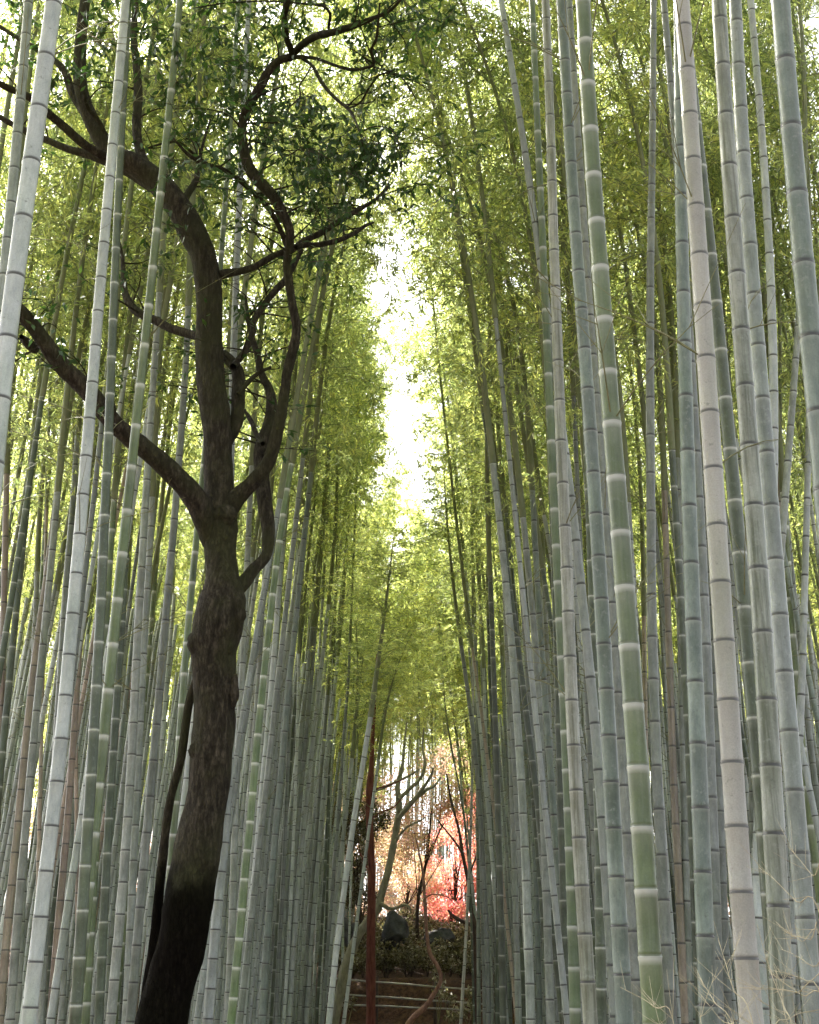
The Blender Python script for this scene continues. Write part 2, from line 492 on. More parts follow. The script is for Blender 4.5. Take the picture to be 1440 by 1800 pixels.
# ------------------------------------------------------------------ bamboo culms
def culm_geo(P_of_z, z0, z1, r0, taper, spacing, sides, seed=0):
    """stem between heights z0 and z1 with swollen nodes; spacing grows with height"""
    rng = random.Random(seed)
    zs, rs, vs = [], [], []
    z = z0; k = 0
    nodes = []
    while z < z1:
        sp = spacing * (0.92 + 0.16 * min(1.0, (z - z0) / 5)) * rng.uniform(0.97, 1.03)
        r = r0 * (1 - taper * (z - z0))
        for f, m in ((0.0, 1.06), (0.018, 0.965), (0.040, 1.035), (0.08, 0.985), (0.5, 0.975), (0.93, 0.985), (0.98, 1.035)):
            zs.append(z + f * sp); rs.append(r * m); vs.append(k + f)
        nodes.append((z, r))
        z += sp; k += 1
    P = np.array([P_of_z(q) for q in zs])
    g = Geo(); g.tube(P, rs, sides, v=vs)
    return g, nodes, z


TWIGS = []


def make_twig(i):
    rng = random.Random(770 + i); g = Geo()
    for s in (-1, 1):
        a = s * rng.uniform(0.2, 0.55); el = rng.uniform(0.4, 1.1); L = rng.uniform(0.4, 1.0)
        d = np.array([math.cos(a) * math.cos(el), math.sin(a) * math.cos(el), math.sin(el)])
        t = np.linspace(0, 1, 5)[:, None]
        Pb = d * L * t + np.array([0, 0, -0.25]) * L * t ** 2 + np.array([rng.uniform(-.06, .06), rng.uniform(-.06, .06), 0]) * t
        g.tube(Pb, np.linspace(0.0048, 0.0014, 5), 4)
        for q in range(rng.randint(1, 3)):
            k = rng.randint(1, 3); dd = d + np.array([rng.uniform(-.9, .9), rng.uniform(-.9, .9), rng.uniform(-.4, .6)])
            t2 = np.linspace(0, 1, 3)[:, None]
            g.tube(Pb[k] + dd * L * 0.35 * t2, np.linspace(0.003, 0.0012, 3), 3)
    return g.mesh('twig', M_TWIG)


for i in range(8): TWIGS.append(make_twig(i))


def hang_twigs(root, nodes, P_of_z, rng, zmin, prob, M=None):
    for z, r in nodes:
        if z < zmin or rng.random() > prob: continue
        o = link('twig', rng.choice(TWIGS), root)
        L = Matrix.Translation(Vector(P_of_z(z))) @ Matrix.Rotation(rng.uniform(0, 2 * PI), 4, 'Z')
        o.matrix_local = (M @ L) if M else L


def node_branches(nodes, P_of_z, rng, zmin, prob, ln=(0.35, 1.0)):
    g = Geo(); cnt = 0
    for z, r in nodes:
        if z < zmin or rng.random() > prob: continue
        az = rng.uniform(0, 2 * PI)
        p = np.array(P_of_z(z))
        for s in (-1, 1):
            a = az + s * rng.uniform(0.2, 0.5)
            el = rng.uniform(0.4, 1.1); L = rng.uniform(*ln)
            d = np.array([math.cos(a) * math.cos(el), math.sin(a) * math.cos(el), math.sin(el)])
            t = np.linspace(0, 1, 5)[:, None]
            Pb = p + d * r * 0.8 + d * L * t + np.array([0, 0, -0.25]) * L * t ** 2 + np.array([rng.uniform(-.06, .06), rng.uniform(-.06, .06), 0]) * t
            g.tube(Pb, np.linspace(0.0065, 0.0018, 5), 4); cnt += 1
            for q in range(rng.randint(1, 3)):
                k = rng.randint(1, 3)
                dd = d + np.array([rng.uniform(-.9, .9), rng.uniform(-.9, .9), rng.uniform(-.4, .6)])
                t2 = np.linspace(0, 1, 3)[:, None]
                g.tube(Pb[k] + dd * L * 0.35 * t2, np.linspace(0.003, 0.0012, 3), 3)
    return g if cnt else None


# every traced culm: material, width in photo px at its foot, diameter factor, (y, x) down the photo, label
T = []


def c(mat, w, pts, label, dia=0.105, sp=None, D=None):
    T.append((mat, w, pts, label, dia, sp, D))


exec_list = True
# --- right side, near to far
c('T', 54, [(0,1377),(200,1393),(377,1409),(540,1424),(707,1441),(878,1456)], 'thick teal bamboo culm rising out of the right edge of the photo', sp=3.15)
c('G', 44, [(47,1030),(273,1043),(505,1060),(737,1077),(967,1095),(1196,1112),(1427,1128),(1650,1141),(1800,1152)], 'thick bright green bamboo culm with broad white waxy rings', sp=2.62)
c('P', 45, [(7,1200),(190,1212),(390,1225),(602,1240),(820,1254),(1045,1268),(1275,1283),(1505,1298),(1737,1316),(1800,1322)], 'pale straw coloured bamboo culm, the lightest one on the right', sp=2.6)
c('E', 43, [(0,1264),(237,1278),(517,1298),(793,1318),(1065,1338),(1330,1353),(1583,1367),(1800,1377)], 'thick olive grey bamboo culm with long dark streaks beside the pale straw one', sp=2.95)
c('S', 38, [(0,1292),(283,1306),(540,1326),(792,1347),(1035,1366),(1270,1385),(1503,1405),(1723,1425),(1800,1432)], 'slate grey bamboo culm just behind the streaked olive one', sp=2.95)
c('T', 35, [(127,1195),(362,1198),(602,1203),(842,1210),(1082,1218),(1318,1227),(1550,1236),(1765,1244)], 'teal bamboo culm standing left of the pale straw one', sp=3.3)
c('D', 33, [(320,1233),(533,1257),(750,1278),(963,1298),(1177,1318),(1400,1338),(1600,1354)], 'dark olive bamboo culm with white rings crossing behind the pale straw one', sp=3.2)
c('S', 24, [(730,1223),(933,1234),(1130,1243),(1330,1249),(1525,1256),(1800,1263)], 'dull grey bamboo culm half hidden behind the teal one', sp=4.0)
c('B', 23, [(0,1001),(160,1011),(320,1022),(478,1032),(635,1043),(793,1055),(960,1068),(1130,1081),(1313,1091),(1488,1103),(1655,1114),(1800,1122)], 'blue grey bamboo culm running close along the left of the bright green one', sp=3.7)
c('T', 33, [(0,985),(400,1008),(700,1033),(895,1046),(1068,1057),(1245,1066),(1424,1075),(1590,1085),(1754,1096),(1800,1098)], 'broad teal bamboo culm, second on the left of the bright green one', sp=2.6)
c('W', 22, [(0,882),(142,905),(287,928),(437,948),(600,970),(745,987),(911,1009),(1077,1027),(1233,1043),(1388,1056),(1600,1070)], 'slender pale bamboo culm leaning left across the right grove', sp=3.9)
c('E', 28, [(275,969),(417,972),(567,978),(807,987),(972,996),(1144,1001),(1315,1008),(1486,1018),(1653,1029),(1800,1038)], 'upright olive grey bamboo culm at the inner side of the right grove', sp=3.0)
c('S', 17, [(0,1069),(178,1074),(370,1078),(560,1087),(677,1092),(900,1104),(1200,1122),(1500,1142)], 'thin grey bamboo culm showing on the right of the bright green one', sp=6.0)
c('B', 23, [(25,1152),(160,1151),(300,1149),(445,1146),(600,1145),(757,1146),(915,1147),(1077,1147),(1235,1151),(1393,1158),(1549,1167),(1702,1175),(1800,1181)], 'grey bamboo culm with a sunlit left edge right of the bright green one', sp=3.5)
c('N', 16, [(538,1160),(743,1165),(950,1171),(1164,1177),(1370,1184),(1573,1195),(1800,1205)], 'tan brown bamboo culm with black nodes', sp=4.4)
c('D', 18, [(688,1174),(830,1181),(970,1190),(1112,1198),(1300,1210),(1600,1222)], 'dark olive bamboo culm directly right of the tan brown one', sp=4.0)
c('B', 19, [(0,1412),(300,1409),(550,1405),(650,1397),(790,1386),(947,1374),(1200,1352),(1485,1330),(1700,1315)], 'blue grey bamboo culm leaning the other way, to the right at its top', sp=3.8)
c('W', 24, [(1000,1352),(1300,1342),(1485,1333),(1620,1333),(1800,1343)], 'silver bamboo culm glimpsed between the straw and streaked culms', sp=3.2)
c('W', 17, [(600,1423),(826,1420),(1005,1415),(1185,1410),(1400,1400),(1800,1388)], 'thin silver bamboo culm with a sunlit edge near the right frame edge', sp=5.0)
c('G', 16, [(1000,1383),(1303,1407),(1385,1417),(1550,1437),(1650,1450)], 'thin green bamboo culm with white rings in the lower right corner', sp=5.0)
c('T', 15, [(1253,960),(1360,967),(1477,976),(1591,987),(1700,995),(1800,1001)], 'thin teal bamboo culm leaning at the inner right grove', sp=4.0)
c('D', 17, [(1100,978),(1263,983),(1383,985),(1505,990),(1800,996)], 'dark green bamboo culm with white rings at the inner right grove', sp=3.7)
c('D', 13, [(300,1000),(600,1009),(782,1012),(1033,1012),(1200,1014)], 'thin dark green ringed bamboo culm behind the slender pale one', D=19, sp=5)
c('G', 22, [(1200,990),(1440,1001),(1568,1005),(1700,1009),(1800,1012)], 'short internode green bamboo culm with white rings low on the right', sp=3.2)
c('D', 20, [(700,1030),(1000,1040),(1300,1050),(1495,1055),(1632,1055),(1800,1058)], 'dark olive bamboo culm between two teal ones', sp=3.5)
c('S', 11, [(1000,1033),(1290,1038),(1500,1040),(1800,1043)], 'narrow grey bamboo culm left of the dark olive one', sp=5)
c('B', 14, [(1100,1194),(1240,1197),(1350,1198),(1500,1201),(1800,1208)], 'narrow blue grey bamboo culm right of the tan brown one', sp=4.2)
c('T', 15, [(1300,1208),(1385,1210),(1530,1212),(1675,1216),(1800,1219)], 'narrow teal bamboo culm low between tan and teal culms', sp=4.6)
c('S', 18, [(1300,1262),(1437,1266),(1560,1271),(1683,1274),(1800,1280)], 'narrow slate bamboo culm at the foot of the pale straw one', sp=3.5)
c('B', 15, [(1000,1325),(1283,1323),(1413,1323),(1700,1330)], 'narrow blue grey bamboo culm right of the pale straw one', sp=3.6)
c('D', 14, [(0,977),(167,990),(323,1003),(480,1017),(630,1030),(900,1050)], 'dark olive bamboo culm crossing the top behind the blue grey one', sp=5)
c('D', 11, [(0,1053),(200,1059),(400,1066),(600,1075),(900,1090)], 'thin dark bamboo culm right of the bright green one at the top', sp=5.5)
c('D', 10, [(0,1126),(167,1133),(400,1141),(700,1152),(1000,1163)], 'thin dark bamboo culm at the top beside the sunlit grey one', sp=6)
c('N', 12, [(250,1088),(333,1095),(433,1103),(567,1115),(677,1123),(900,1131),(1200,1134),(1800,1140)], 'thin brownish bamboo culm bending through the right canopy', sp=4.5)
c('B', 16, [(0,1173),(180,1180),(400,1184),(600,1188),(1000,1197)], 'blue grey bamboo culm top behind the pale straw one', sp=6)
c('N', 9, [(83,1227),(233,1243),(423,1263),(600,1280),(900,1300)], 'thin brown bamboo stem with black nodes between two thick culms', sp=8, dia=.06)
c('N', 9, [(300,1376),(500,1374),(800,1370),(1200,1368)], 'thin brown bamboo stem by the huge teal culm', sp=7, dia=.06)
c('N', 9, [(0,1424),(300,1432),(600,1436),(1000,1440)], 'thin brown bamboo stem at the very right edge', sp=7, dia=.06)
c('B', 17, [(433,808),(550,827),(690,853),(833,867),(997,885),(1167,902),(1270,909),(1500,923),(1700,930),(1800,933)], 'blue grey bamboo culm, long and leaning left into the sky gap', sp=3.5)
c('B', 16, [(33,780),(167,827),(267,842),(417,867),(533,880),(600,885),(743,900),(863,913),(987,928),(1117,942),(1200,947),(1400,955),(1800,967)], 'tall blue grey bamboo culm leaning over the path from the right', sp=3.9)
c('D', 10, [(600,792),(750,823),(883,845),(960,855),(1200,857),(1800,875)], 'thin dark bamboo culm leaning into the gap from the right', sp=5)
c('S', 12, [(600,922),(710,938),(800,942),(883,950),(1200,962),(1800,976)], 'thin slate bamboo culm behind the tall leaning one', sp=4)
c('N', 13, [(43,800),(143,837),(283,883),(413,923),(567,953),(800,975),(1200,992),(1800,1012)], 'brownish bamboo culm arching left at the top of the gap', sp=4.5)
c('N', 9, [(33,913),(200,947),(283,957),(500,972),(900,990)], 'thin brown bamboo stem right of the slender pale one', sp=6, dia=.07)
c('S', 10, [(830,762),(933,774),(1000,782),(1093,806),(1230,826),(1300,835),(1400,842),(1500,847),(1600,852),(1800,860)], 'grey bamboo culm marking the inner edge of the right grove', sp=5)
c('B', 8, [(1200,838),(1400,840),(1600,841),(1800,842)], 'innermost thin bamboo culm of the right grove', sp=5)
for i_, (m_, x_, w_, d_) in enumerate([('S',846,9,2),('B',857,9,3),('D',877,13,3),('T',892,8,0),('B',903,12,4),('D',915,10,2),('T',941,11,3),('B',952,10,0),('S',962,9,3),('T',973,10,5)]):
    c(m_, w_, [(600,x_-26-d_*3),(900,x_-14-d_*2),(1200,x_-6-d_),(1500,x_),(1800,x_+5+d_)], [
        'thin grey bamboo culm, second from the path in the right grove', 'thin blue grey bamboo culm, third from the path in the right grove',
        'dark green bamboo culm with pale rings near the inner edge of the right grove', 'thin teal bamboo culm beside the dark ringed one near the path',
        'blue grey bamboo culm near the inner edge of the right grove with wide internodes', 'narrow dark bamboo culm wedged between blue grey culms on the right',
        'narrow teal bamboo culm left of the tall leaning culm foot', 'narrow blue grey bamboo culm just left of the slate one',
        'narrow dull grey bamboo culm before the olive grey one', 'narrow teal bamboo culm touching the olive grey one'][i_], sp=4.0)
# --- left side
c('W', 46, [(30,98),(138,82),(247,67),(360,51),(473,35),(590,19),(700,6),(820,-6)], 'thick silver bamboo culm leaning out of the left frame edge', sp=2.95)
c('B', 30, [(30,43),(100,37),(240,25),(382,13),(458,6),(533,-3)], 'grey green bamboo culm in the top left corner', sp=2.9)
c('W', 28.5, [(0,223),(75,217),(150,211),(273,199),(403,187),(535,175),(678,164),(823,151),(970,139),(1118,126),(1266,113),(1412,97),(1556,78),(1697,62),(1800,51)], 'thick silver bamboo culm with dark nodes, largest of the left grove', sp=2.75)
c('D', 23, [(57,228),(175,222),(328,213),(475,206),(623,200),(772,194),(922,186),(1072,180),(1225,171),(1380,161),(1500,152),(1800,133)], 'dark blue green bamboo culm with white rings left of the bright one', sp=3.5, D=10.3)
c('G', 24, [(0,319),(130,307),(298,289),(470,271),(648,252),(832,232),(1015,212),(1195,194),(1372,175),(1547,157),(1713,140),(1800,131)], 'bright green bamboo culm with white rings leaning right in the left grove', sp=3.6)
c('D', 16, [(300,77),(450,75),(600,68),(723,62),(875,49),(1025,33),(1183,17),(1335,3),(1450,-8)], 'dark green bamboo culm at the left edge leaning right', sp=3.9)
c('B', 13, [(200,90),(400,88),(600,84),(705,79),(855,74),(957,69),(1200,60),(1500,45),(1800,30)], 'thin grey bamboo culm near the left edge', sp=4)
c('G', 12, [(450,97),(600,95),(693,92),(802,88),(913,82),(1068,72),(1300,55)], 'thin green bamboo culm with white rings near the left edge', sp=4.5)
c('B', 17, [(500,128),(683,118),(836,106),(995,91),(1163,74),(1333,57),(1498,43),(1659,28),(1800,18)], 'grey bamboo culm crossing in front of the tan one on the left', sp=3.5)
c('N', 16, [(600,143),(700,134),(900,92),(1013,80),(1123,63),(1233,50),(1343,40),(1452,31),(1611,14),(1800,-2)], 'pinkish tan bamboo culm in the lower left corner', sp=3.5)
c('N', 16, [(700,12),(850,8),(977,6),(1200,2),(1400,-6)], 'tan bamboo culm on the left frame edge', sp=4)
c('S', 15, [(500,155),(770,141),(898,131),(1030,117),(1300,100),(1800,72)], 'slate bamboo culm just left of the largest silver one', sp=4)
c('S', 16, [(450,282),(600,278),(783,272),(950,265),(1118,254),(1337,244),(1560,233),(1800,222)], 'slate grey bamboo culm between the green one and the tree', sp=3.8)
c('G', 12, [(600,306),(800,293),(901,281),(1000,271),(1200,256)], 'thin green bamboo culm with white rings behind the slate one', sp=4.4)
c('B', 18.5, [(330,338),(500,333),(600,330),(757,320),(918,307),(1080,292),(1249,278),(1427,262),(1606,246),(1800,229)], 'blue grey bamboo culm standing left of the mossy tree', sp=3.5)
c('G', 16, [(950,347),(1053,337),(1163,327),(1270,319),(1376,312),(1483,304),(1600,296),(1800,282)], 'dark green bamboo culm with white rings touching the mossy tree trunk', sp=3.6, D=12.3)
c('D', 17.5, [(1000,218),(1130,211),(1283,201),(1407,192),(1528,186),(1643,181),(1800,173)], 'dark green bamboo culm with white rings low in the left grove', sp=3.4)
c('B', 19, [(967,252),(1100,243),(1262,236),(1417,227),(1571,215),(1716,201),(1800,195)], 'grey bamboo culm low in the left grove beside the dark ringed one', sp=3)
c('N', 15, [(900,150),(1100,140),(1240,132),(1372,123),(1458,117),(1627,101),(1800,88)], 'pale pinkish bamboo culm right of the largest silver one', sp=3.3)
c('S', 12, [(1200,136),(1533,122),(1625,117),(1800,108)], 'thin slate bamboo culm low in the left grove', sp=3.5)
c('D', 12, [(1200,118),(1483,103),(1625,90),(1800,80)], 'thin dark bamboo culm low behind the silver one', sp=3.5)
c('G', 16, [(1300,176),(1600,162),(1760,152),(1800,150)], 'olive bamboo culm low behind the bright green one', sp=3.8)
c('B', 11, [(1000,228),(1200,218),(1400,209),(1600,198)], 'thin grey bamboo culm in the middle of the left grove', sp=4.5)
c('W', 10, [(450,170),(600,163),(900,147),(1300,122)], 'thin silver bamboo culm left of the dark blue green one', sp=5)
c('N', 9, [(300,75),(450,80),(600,82),(900,80)], 'thin brown bamboo stem in the top left', sp=6, dia=.07)
c('N', 9, [(330,155),(450,140),(560,130),(700,128)], 'thin brown bamboo stem leaning at the top left', sp=6, dia=.07)
c('W', 11, [(290,172),(400,163),(500,155),(600,148),(800,138),(1100,120)], 'slender silver bamboo culm seen above the big limb', sp=4.5)
# between the tree and the path
c('G', 16, [(667,541),(700,533),(790,519),(883,502),(980,488),(1100,474),(1230,460),(1332,450),(1433,442),(1533,431),(1630,423),(1727,413),(1800,406)], 'green grey bamboo culm with white rings right of the tree, leaning right', sp=3.2)
c('B', 15, [(900,438),(1100,430),(1252,422),(1345,415),(1428,413),(1577,411),(1800,400)], 'grey bamboo culm right beside the tree trunk', sp=3.2)
c('W', 20, [(1200,405),(1400,398),(1483,395),(1570,384),(1615,380),(1660,377),(1800,365)], 'silver bamboo culm low against the tree trunk', sp=2.5)
c('W', 14, [(1000,492),(1250,474),(1400,459),(1505,451),(1583,443),(1800,425)], 'silver bamboo culm right of the white ringed one', sp=3.2)
c('T', 14, [(877,543),(960,534),(1030,527),(1100,520),(1200,508),(1317,499),(1407,490),(1500,481),(1600,474),(1800,461)], 'blue teal bamboo culm between tree and path', sp=3.2)
c('D', 10, [(1000,540),(1200,522),(1400,505),(1600,490),(1800,478)], 'dark ringed bamboo culm right of the blue teal one', sp=4)
c('B', 10, [(1000,560),(1200,540),(1400,518),(1600,500),(1800,489)], 'thin blue grey bamboo culm right of the dark ringed one', sp=4)
c('S', 10, [(850,575),(1000,563),(1200,548),(1400,528),(1600,510),(1800,500)], 'thin slate bamboo culm in the middle between tree and path', sp=4)
c('W', 10, [(1000,585),(1200,563),(1400,540),(1600,520),(1800,508)], 'thin silver bamboo culm between tree and path', sp=4)
c('D', 6, [(850,595),(1000,590),(1200,586),(1400,577),(1500,573),(1800,556)], 'very thin dark bamboo stem at the left of the gap', sp=6, dia=.07)
c('S', 7, [(1000,618),(1200,613),(1300,603),(1400,597),(1500,590),(1700,574),(1800,566)], 'very thin grey bamboo stem at the left of the gap', sp=5, dia=.08)
c('W', 12, [(1200,660),(1250,653),(1333,640),(1433,623),(1567,605),(1667,592),(1800,578)], 'pale bamboo culm leaning over the path end from the left', sp=3)
c('W', 7, [(1200,684),(1243,677),(1367,662),(1447,650),(1600,630),(1800,604)], 'whitish thin bamboo culm, innermost on the left of the path end', sp=4, dia=.08)
c('W', 9, [(1150,640),(1300,622),(1450,606),(1600,588),(1800,566)], 'pale thin bamboo culm second from the path end on the left', sp=4)
c('B', 9, [(1000,590),(1200,578),(1400,560),(1600,545),(1800,530)], 'thin grey bamboo culm deep between tree and path', sp=4)
c('W', 9, [(1100,600),(1300,580),(1500,560),(1800,538)], 'thin pale bamboo culm deep between tree and path', sp=4)
c('D', 4, [(1200,753),(1267,780),(1350,800),(1400,810),(1467,820),(1583,827),(1800,834)], 'dark whip thin bamboo stem bowing over the path end from the right', sp=8, dia=.055, D=30)
c('P', 6, [(1450,828),(1533,825),(1633,820),(1800,810)], 'pale green thin bamboo stem in front of the fence', sp=5, dia=.07, D=27)

used_xy = []
GAPX = -0.35


def gap_half(y): return 0.05



def finish_bamboo(root, base, ptop, dirv, rtop, rnd, toward, far=False, scale=1.0, crown=None):
    """hang a crown on the top of the stem"""
    k = rnd.randrange(len(CROWNS)) if crown is None else crown
    if scale < 0.5: k = 0; toward = -PI / 2; dirv = (0.9 * dirv[0], 0, dirv[2])
    br, fo = CROWNS[k]
    d = Vector(dirv).normalized()
    az = toward + rnd.uniform(-1.1, 1.1)
    wx, wy = root.location.x + ptop[0], root.location.y
    if 19.0 < wy < 37 and scale > 0.5:
        side = -1 if root.location.x < -0.3 else 1
        room = abs(wx - GAPX) - gap_half(wy)
        dx = d.x * CROWN_LEN * scale
        # the sky gap over the path stays open: crowns near it bow along or away from it
        need = (-side * dx) + 0.55
        if room < need + 1.6: az = (PI / 2 if rnd.random() < .5 else -PI / 2) + rnd.uniform(-.3, .3)
        if room < need:
            v = side * min(0.15, (need - room) / CROWN_LEN)
            d = Vector((d.x + v, d.y, d.z)).normalized(); az = (0 if side > 0 else PI) + rnd.uniform(-.6, .6)
    q = Vector((0, 0, 1)).rotation_difference(d)
    s = max(0.75, min(1.3, rtop / CROWN_R))
    M = Matrix.Translation(Vector(ptop)) @ q.to_matrix().to_4x4() @ Matrix.Rotation(az, 4, 'Z') @ Matrix.Diagonal((s, s, scale, 1))
    for nm, me in (('branch', br), ('foliage', fo)):
        o = link(nm, me, root)
        o.matrix_local = M


for idx, (mat, w, pts, label, dia, sp, D) in enumerate(T):
    rnd = random.Random(1000 + idx)
    if D is None:
        D = dia * F / w / depth(1700, 1.0) if True else 0
    D = min(D, 34.0)
    r0 = 0.5 * w * depth(1750, D) / F
    P3 = [at(x, y, D) for y, x in pts]
    Z = np.array([p.z for p in P3]); X = np.array([p.x for p in P3])
    deg = 3 if len(pts) > 6 else (2 if len(pts) > 3 else 1)
    co = np.polyfit(Z, X, deg)
    dco = np.polyder(co)
    za, zb = Z.min(), Z.max()
    res_z = np.sort(Z); res_x = (X - np.polyval(co, Z))[np.argsort(Z)]

    def Xof(z, co=co, dco=dco, za=za, zb=zb, res_z=res_z, res_x=res_x):
        zc = min(zb, max(za, z))
        s = np.polyval(dco, zc); s = max(-0.16, min(0.16, s)); e = z - zc
        if e > 0: e = 3.0 * (1 - math.exp(-e / 3.0)) 
        return float(np.polyval(co, zc) + 0.6 * np.interp(zc, res_z, res_x) + s * e)
    zg = ground_z(Xof(0.5), D)
    zg = zg - 0.05
    bx = Xof(zg)
    ysl = rnd.uniform(-0.012, 0.012)
    top = zg + max(7.0, min(10.5, 0.62 * (0.86 * D + 3.2)) if D < 14 else rnd.uniform(7.0, 8.8))
    if D < 13.2: top = 0.93 * D + CAMZ + rnd.uniform(1.0, 1.8)
    if 'path end' in label: top = zg + 5.6
    short = 0.33 if 'path end' in label else (0.42 if ('marking' in label or 'into the gap' in label or 'innermost' in label) else 1.0)
    Pz = lambda z, bx=bx: (Xof(z) - bx, ysl * (z - zg), z - zg)
    sides = 20 if w > 26 else (14 if w > 15 else 9)
    spm = (sp or 3.4) * w * depth(1750, D) / F
    spm = max(0.2, min(0.45, spm))
    g, nodes, ztop = culm_geo(Pz, zg, top, r0, 0.030, spm, sides, idx)
    root = empty('bamboo', (bx, D, zg), label, 'bamboo')
    if D > 20 or w < 9:
        root['group'] = 'bamboo culms of the grove'
    else:
        root['group'] = 'bamboo culms of the grove'
    link('culm', g.mesh('culm', CM[mat]), root)
    hang_twigs(root, nodes, Pz, rnd, zg + (3.6 if D < 12 else 4.6), 0.18)
    dz = 0.3
    pt = Vector(Pz(ztop)); pd = pt - Vector(Pz(ztop - dz))
    toward = 0.0 if bx < -0.3 else PI
    finish_bamboo(root, None, pt, pd, r0 * (1 - 0.03 * (ztop - zg)), rnd, toward, scale=short)
    used_xy.append((bx, D))
print('traced', len(T))

# ------------------------------------------------------------------ further culms, placed at random through the grove
STEMS = []
for i in range(10):
    rnd = random.Random(50 + i)
    bow = rnd.uniform(-0.25, 0.25)
    H = 8.3
    Pz = lambda z, bow=bow: (bow * (z / H) ** 2, 0, z)
    mat = 'BWWTDSBNWS'[i]
    g, nodes, zt = culm_geo(Pz, 0, H, 0.042, 0.030, 0.27 + 0.012 * (i % 4), 8, i)
    me = g.mesh('culm', CM[mat])
    STEMS.append((me, (nodes, Pz), zt, Pz(zt), bow))


def inner_left(y): return -2.35 - 0.0 * y + 0.55 * smooth(20, 36, y)
def inner_right(y): return 1.35 + 0.022 * (y - 6)


def place_random(n, y0, y1, xlim, out, seed, min_d=0.42):
    rng = random.Random(seed)
    tries = 0; got = 0
    while got < n and tries < n * 60:
        tries += 1
        y = rng.uniform(y0 ** 1.5, y1 ** 1.5) ** (1 / 1.5)
        side = rng.choice((-1, 1))
        u = rng.random() ** 1.4
        if side < 0: x = inner_left(y) + u * (-xlim(y) - inner_left(y))
        else: x = inner_right(y) + u * (xlim(y) - inner_right(y))
        if any((x - a) ** 2 + (y - b) ** 2 < min_d ** 2 for a, b in used_xy): continue
        # keep clear of the mossy tree
        if (x + 1.9) ** 2 + (y - 11.5) ** 2 < 0.8: continue
        used_xy.append((x, y)); out.append((x, y)); got += 1


N_IND = 296 - len(T)
spots = []
for q in [(-5.2, 13.8), (-5.9, 15.3), (-6.5, 17), (-5.6, 16.2), (-7.2, 19), (-6.2, 18.2), (-7.7, 20.5), (-5.0, 14.8), (-8.2, 22), (-6.9, 20.8), (-4.6, 13.4), (5.9, 15.0), (6.7, 17.5),
          (-2.3, 14.3), (-2.45, 15.8), (-2.2, 17.3), (-2.5, 18.6), (1.75, 14.6), (1.9, 16.4), (2.0, 18.2)]:
    spots.append(q); used_xy.append(q)
N_IND -= len(spots)
place_random(N_IND, 13.0, 33.0, lambda y: 0.36 * y + 0.6, spots, 5)
for k, (x, y) in enumerate(spots):
    rnd = random.Random(9000 + k)
    me, tw, zt, tip, bow = STEMS[rnd.randrange(len(STEMS))]
    zg = ground_z(x, y) - 0.05
    left = x < 0
    mt = me.materials[0].name
    word = {'bamboo_grey_blue': 'blue grey', 'bamboo_slate': 'slate grey', 'bamboo_silver': 'silver', 'bamboo_teal': 'teal', 'bamboo_dark_green': 'dark green',
            'bamboo_tan': 'tan', 'bamboo_fresh_green': 'fresh green'}[mt]
    root = empty('bamboo', (x, y, zg), f'slim {word} bamboo culm deep in the {"left" if left else "right"} grove behind the front rows',
                 'bamboo', f'slim {word} culms deep in the {"left" if left else "right"} grove')
    lean = (0.055 if left else -0.05) + rnd.gauss(0, 0.03)
    if k < 13: lean = rnd.uniform(-.02, .02)
    elif k < 20: lean = 0.075 if left else -0.07
    else:
        lean = max(-0.075, min(0.075, lean))
        if y > 18:   # stems beside the sky gap do not lean into it
            lim = max(-0.03, (abs(x - GAPX) - 1.5) / 11.0)
            lean = min(lean, lim) if left else max(lean, -lim)
    root.rotation_euler = (rnd.gauss(0, 0.02), math.atan(lean), 0)
    fl = rnd.choice((0, PI))
    sc = rnd.uniform(0.85, 1.15); sz = rnd.uniform(0.85, 1.15)
    Mz = Matrix.Rotation(fl, 4, 'Z') @ Matrix.Diagonal((sc, sc, sz, 1))
    o = link('culm', me, root); o.matrix_local = Mz
    hang_twigs(root, tw[0], tw[1], rnd, 4.0, 0.2, Mz)
    pt = Mz @ Vector(tip)
    finish_bamboo(root, None, pt, (0.6 * bow / 3.6 * math.cos(fl), 0, 1), 0.034, rnd, 0 if left else PI, scale=1.45 if y < 19 else (1.12 if y < 24 else 1.0))

# ------------------------------------------------------------------ the rest of the grove reads as one mass
def np_mesh(me):
    n = len(me.vertices); V = np.empty(n * 3, dtype=np.float32); me.vertices.foreach_get('co', V)
    m = len(me.polygons); Fq = np.empty(m * 4, dtype=np.int32); me.loops.foreach_get('vertex_index', Fq)
    return V.reshape(-1, 3), Fq.reshape(-1, 4)


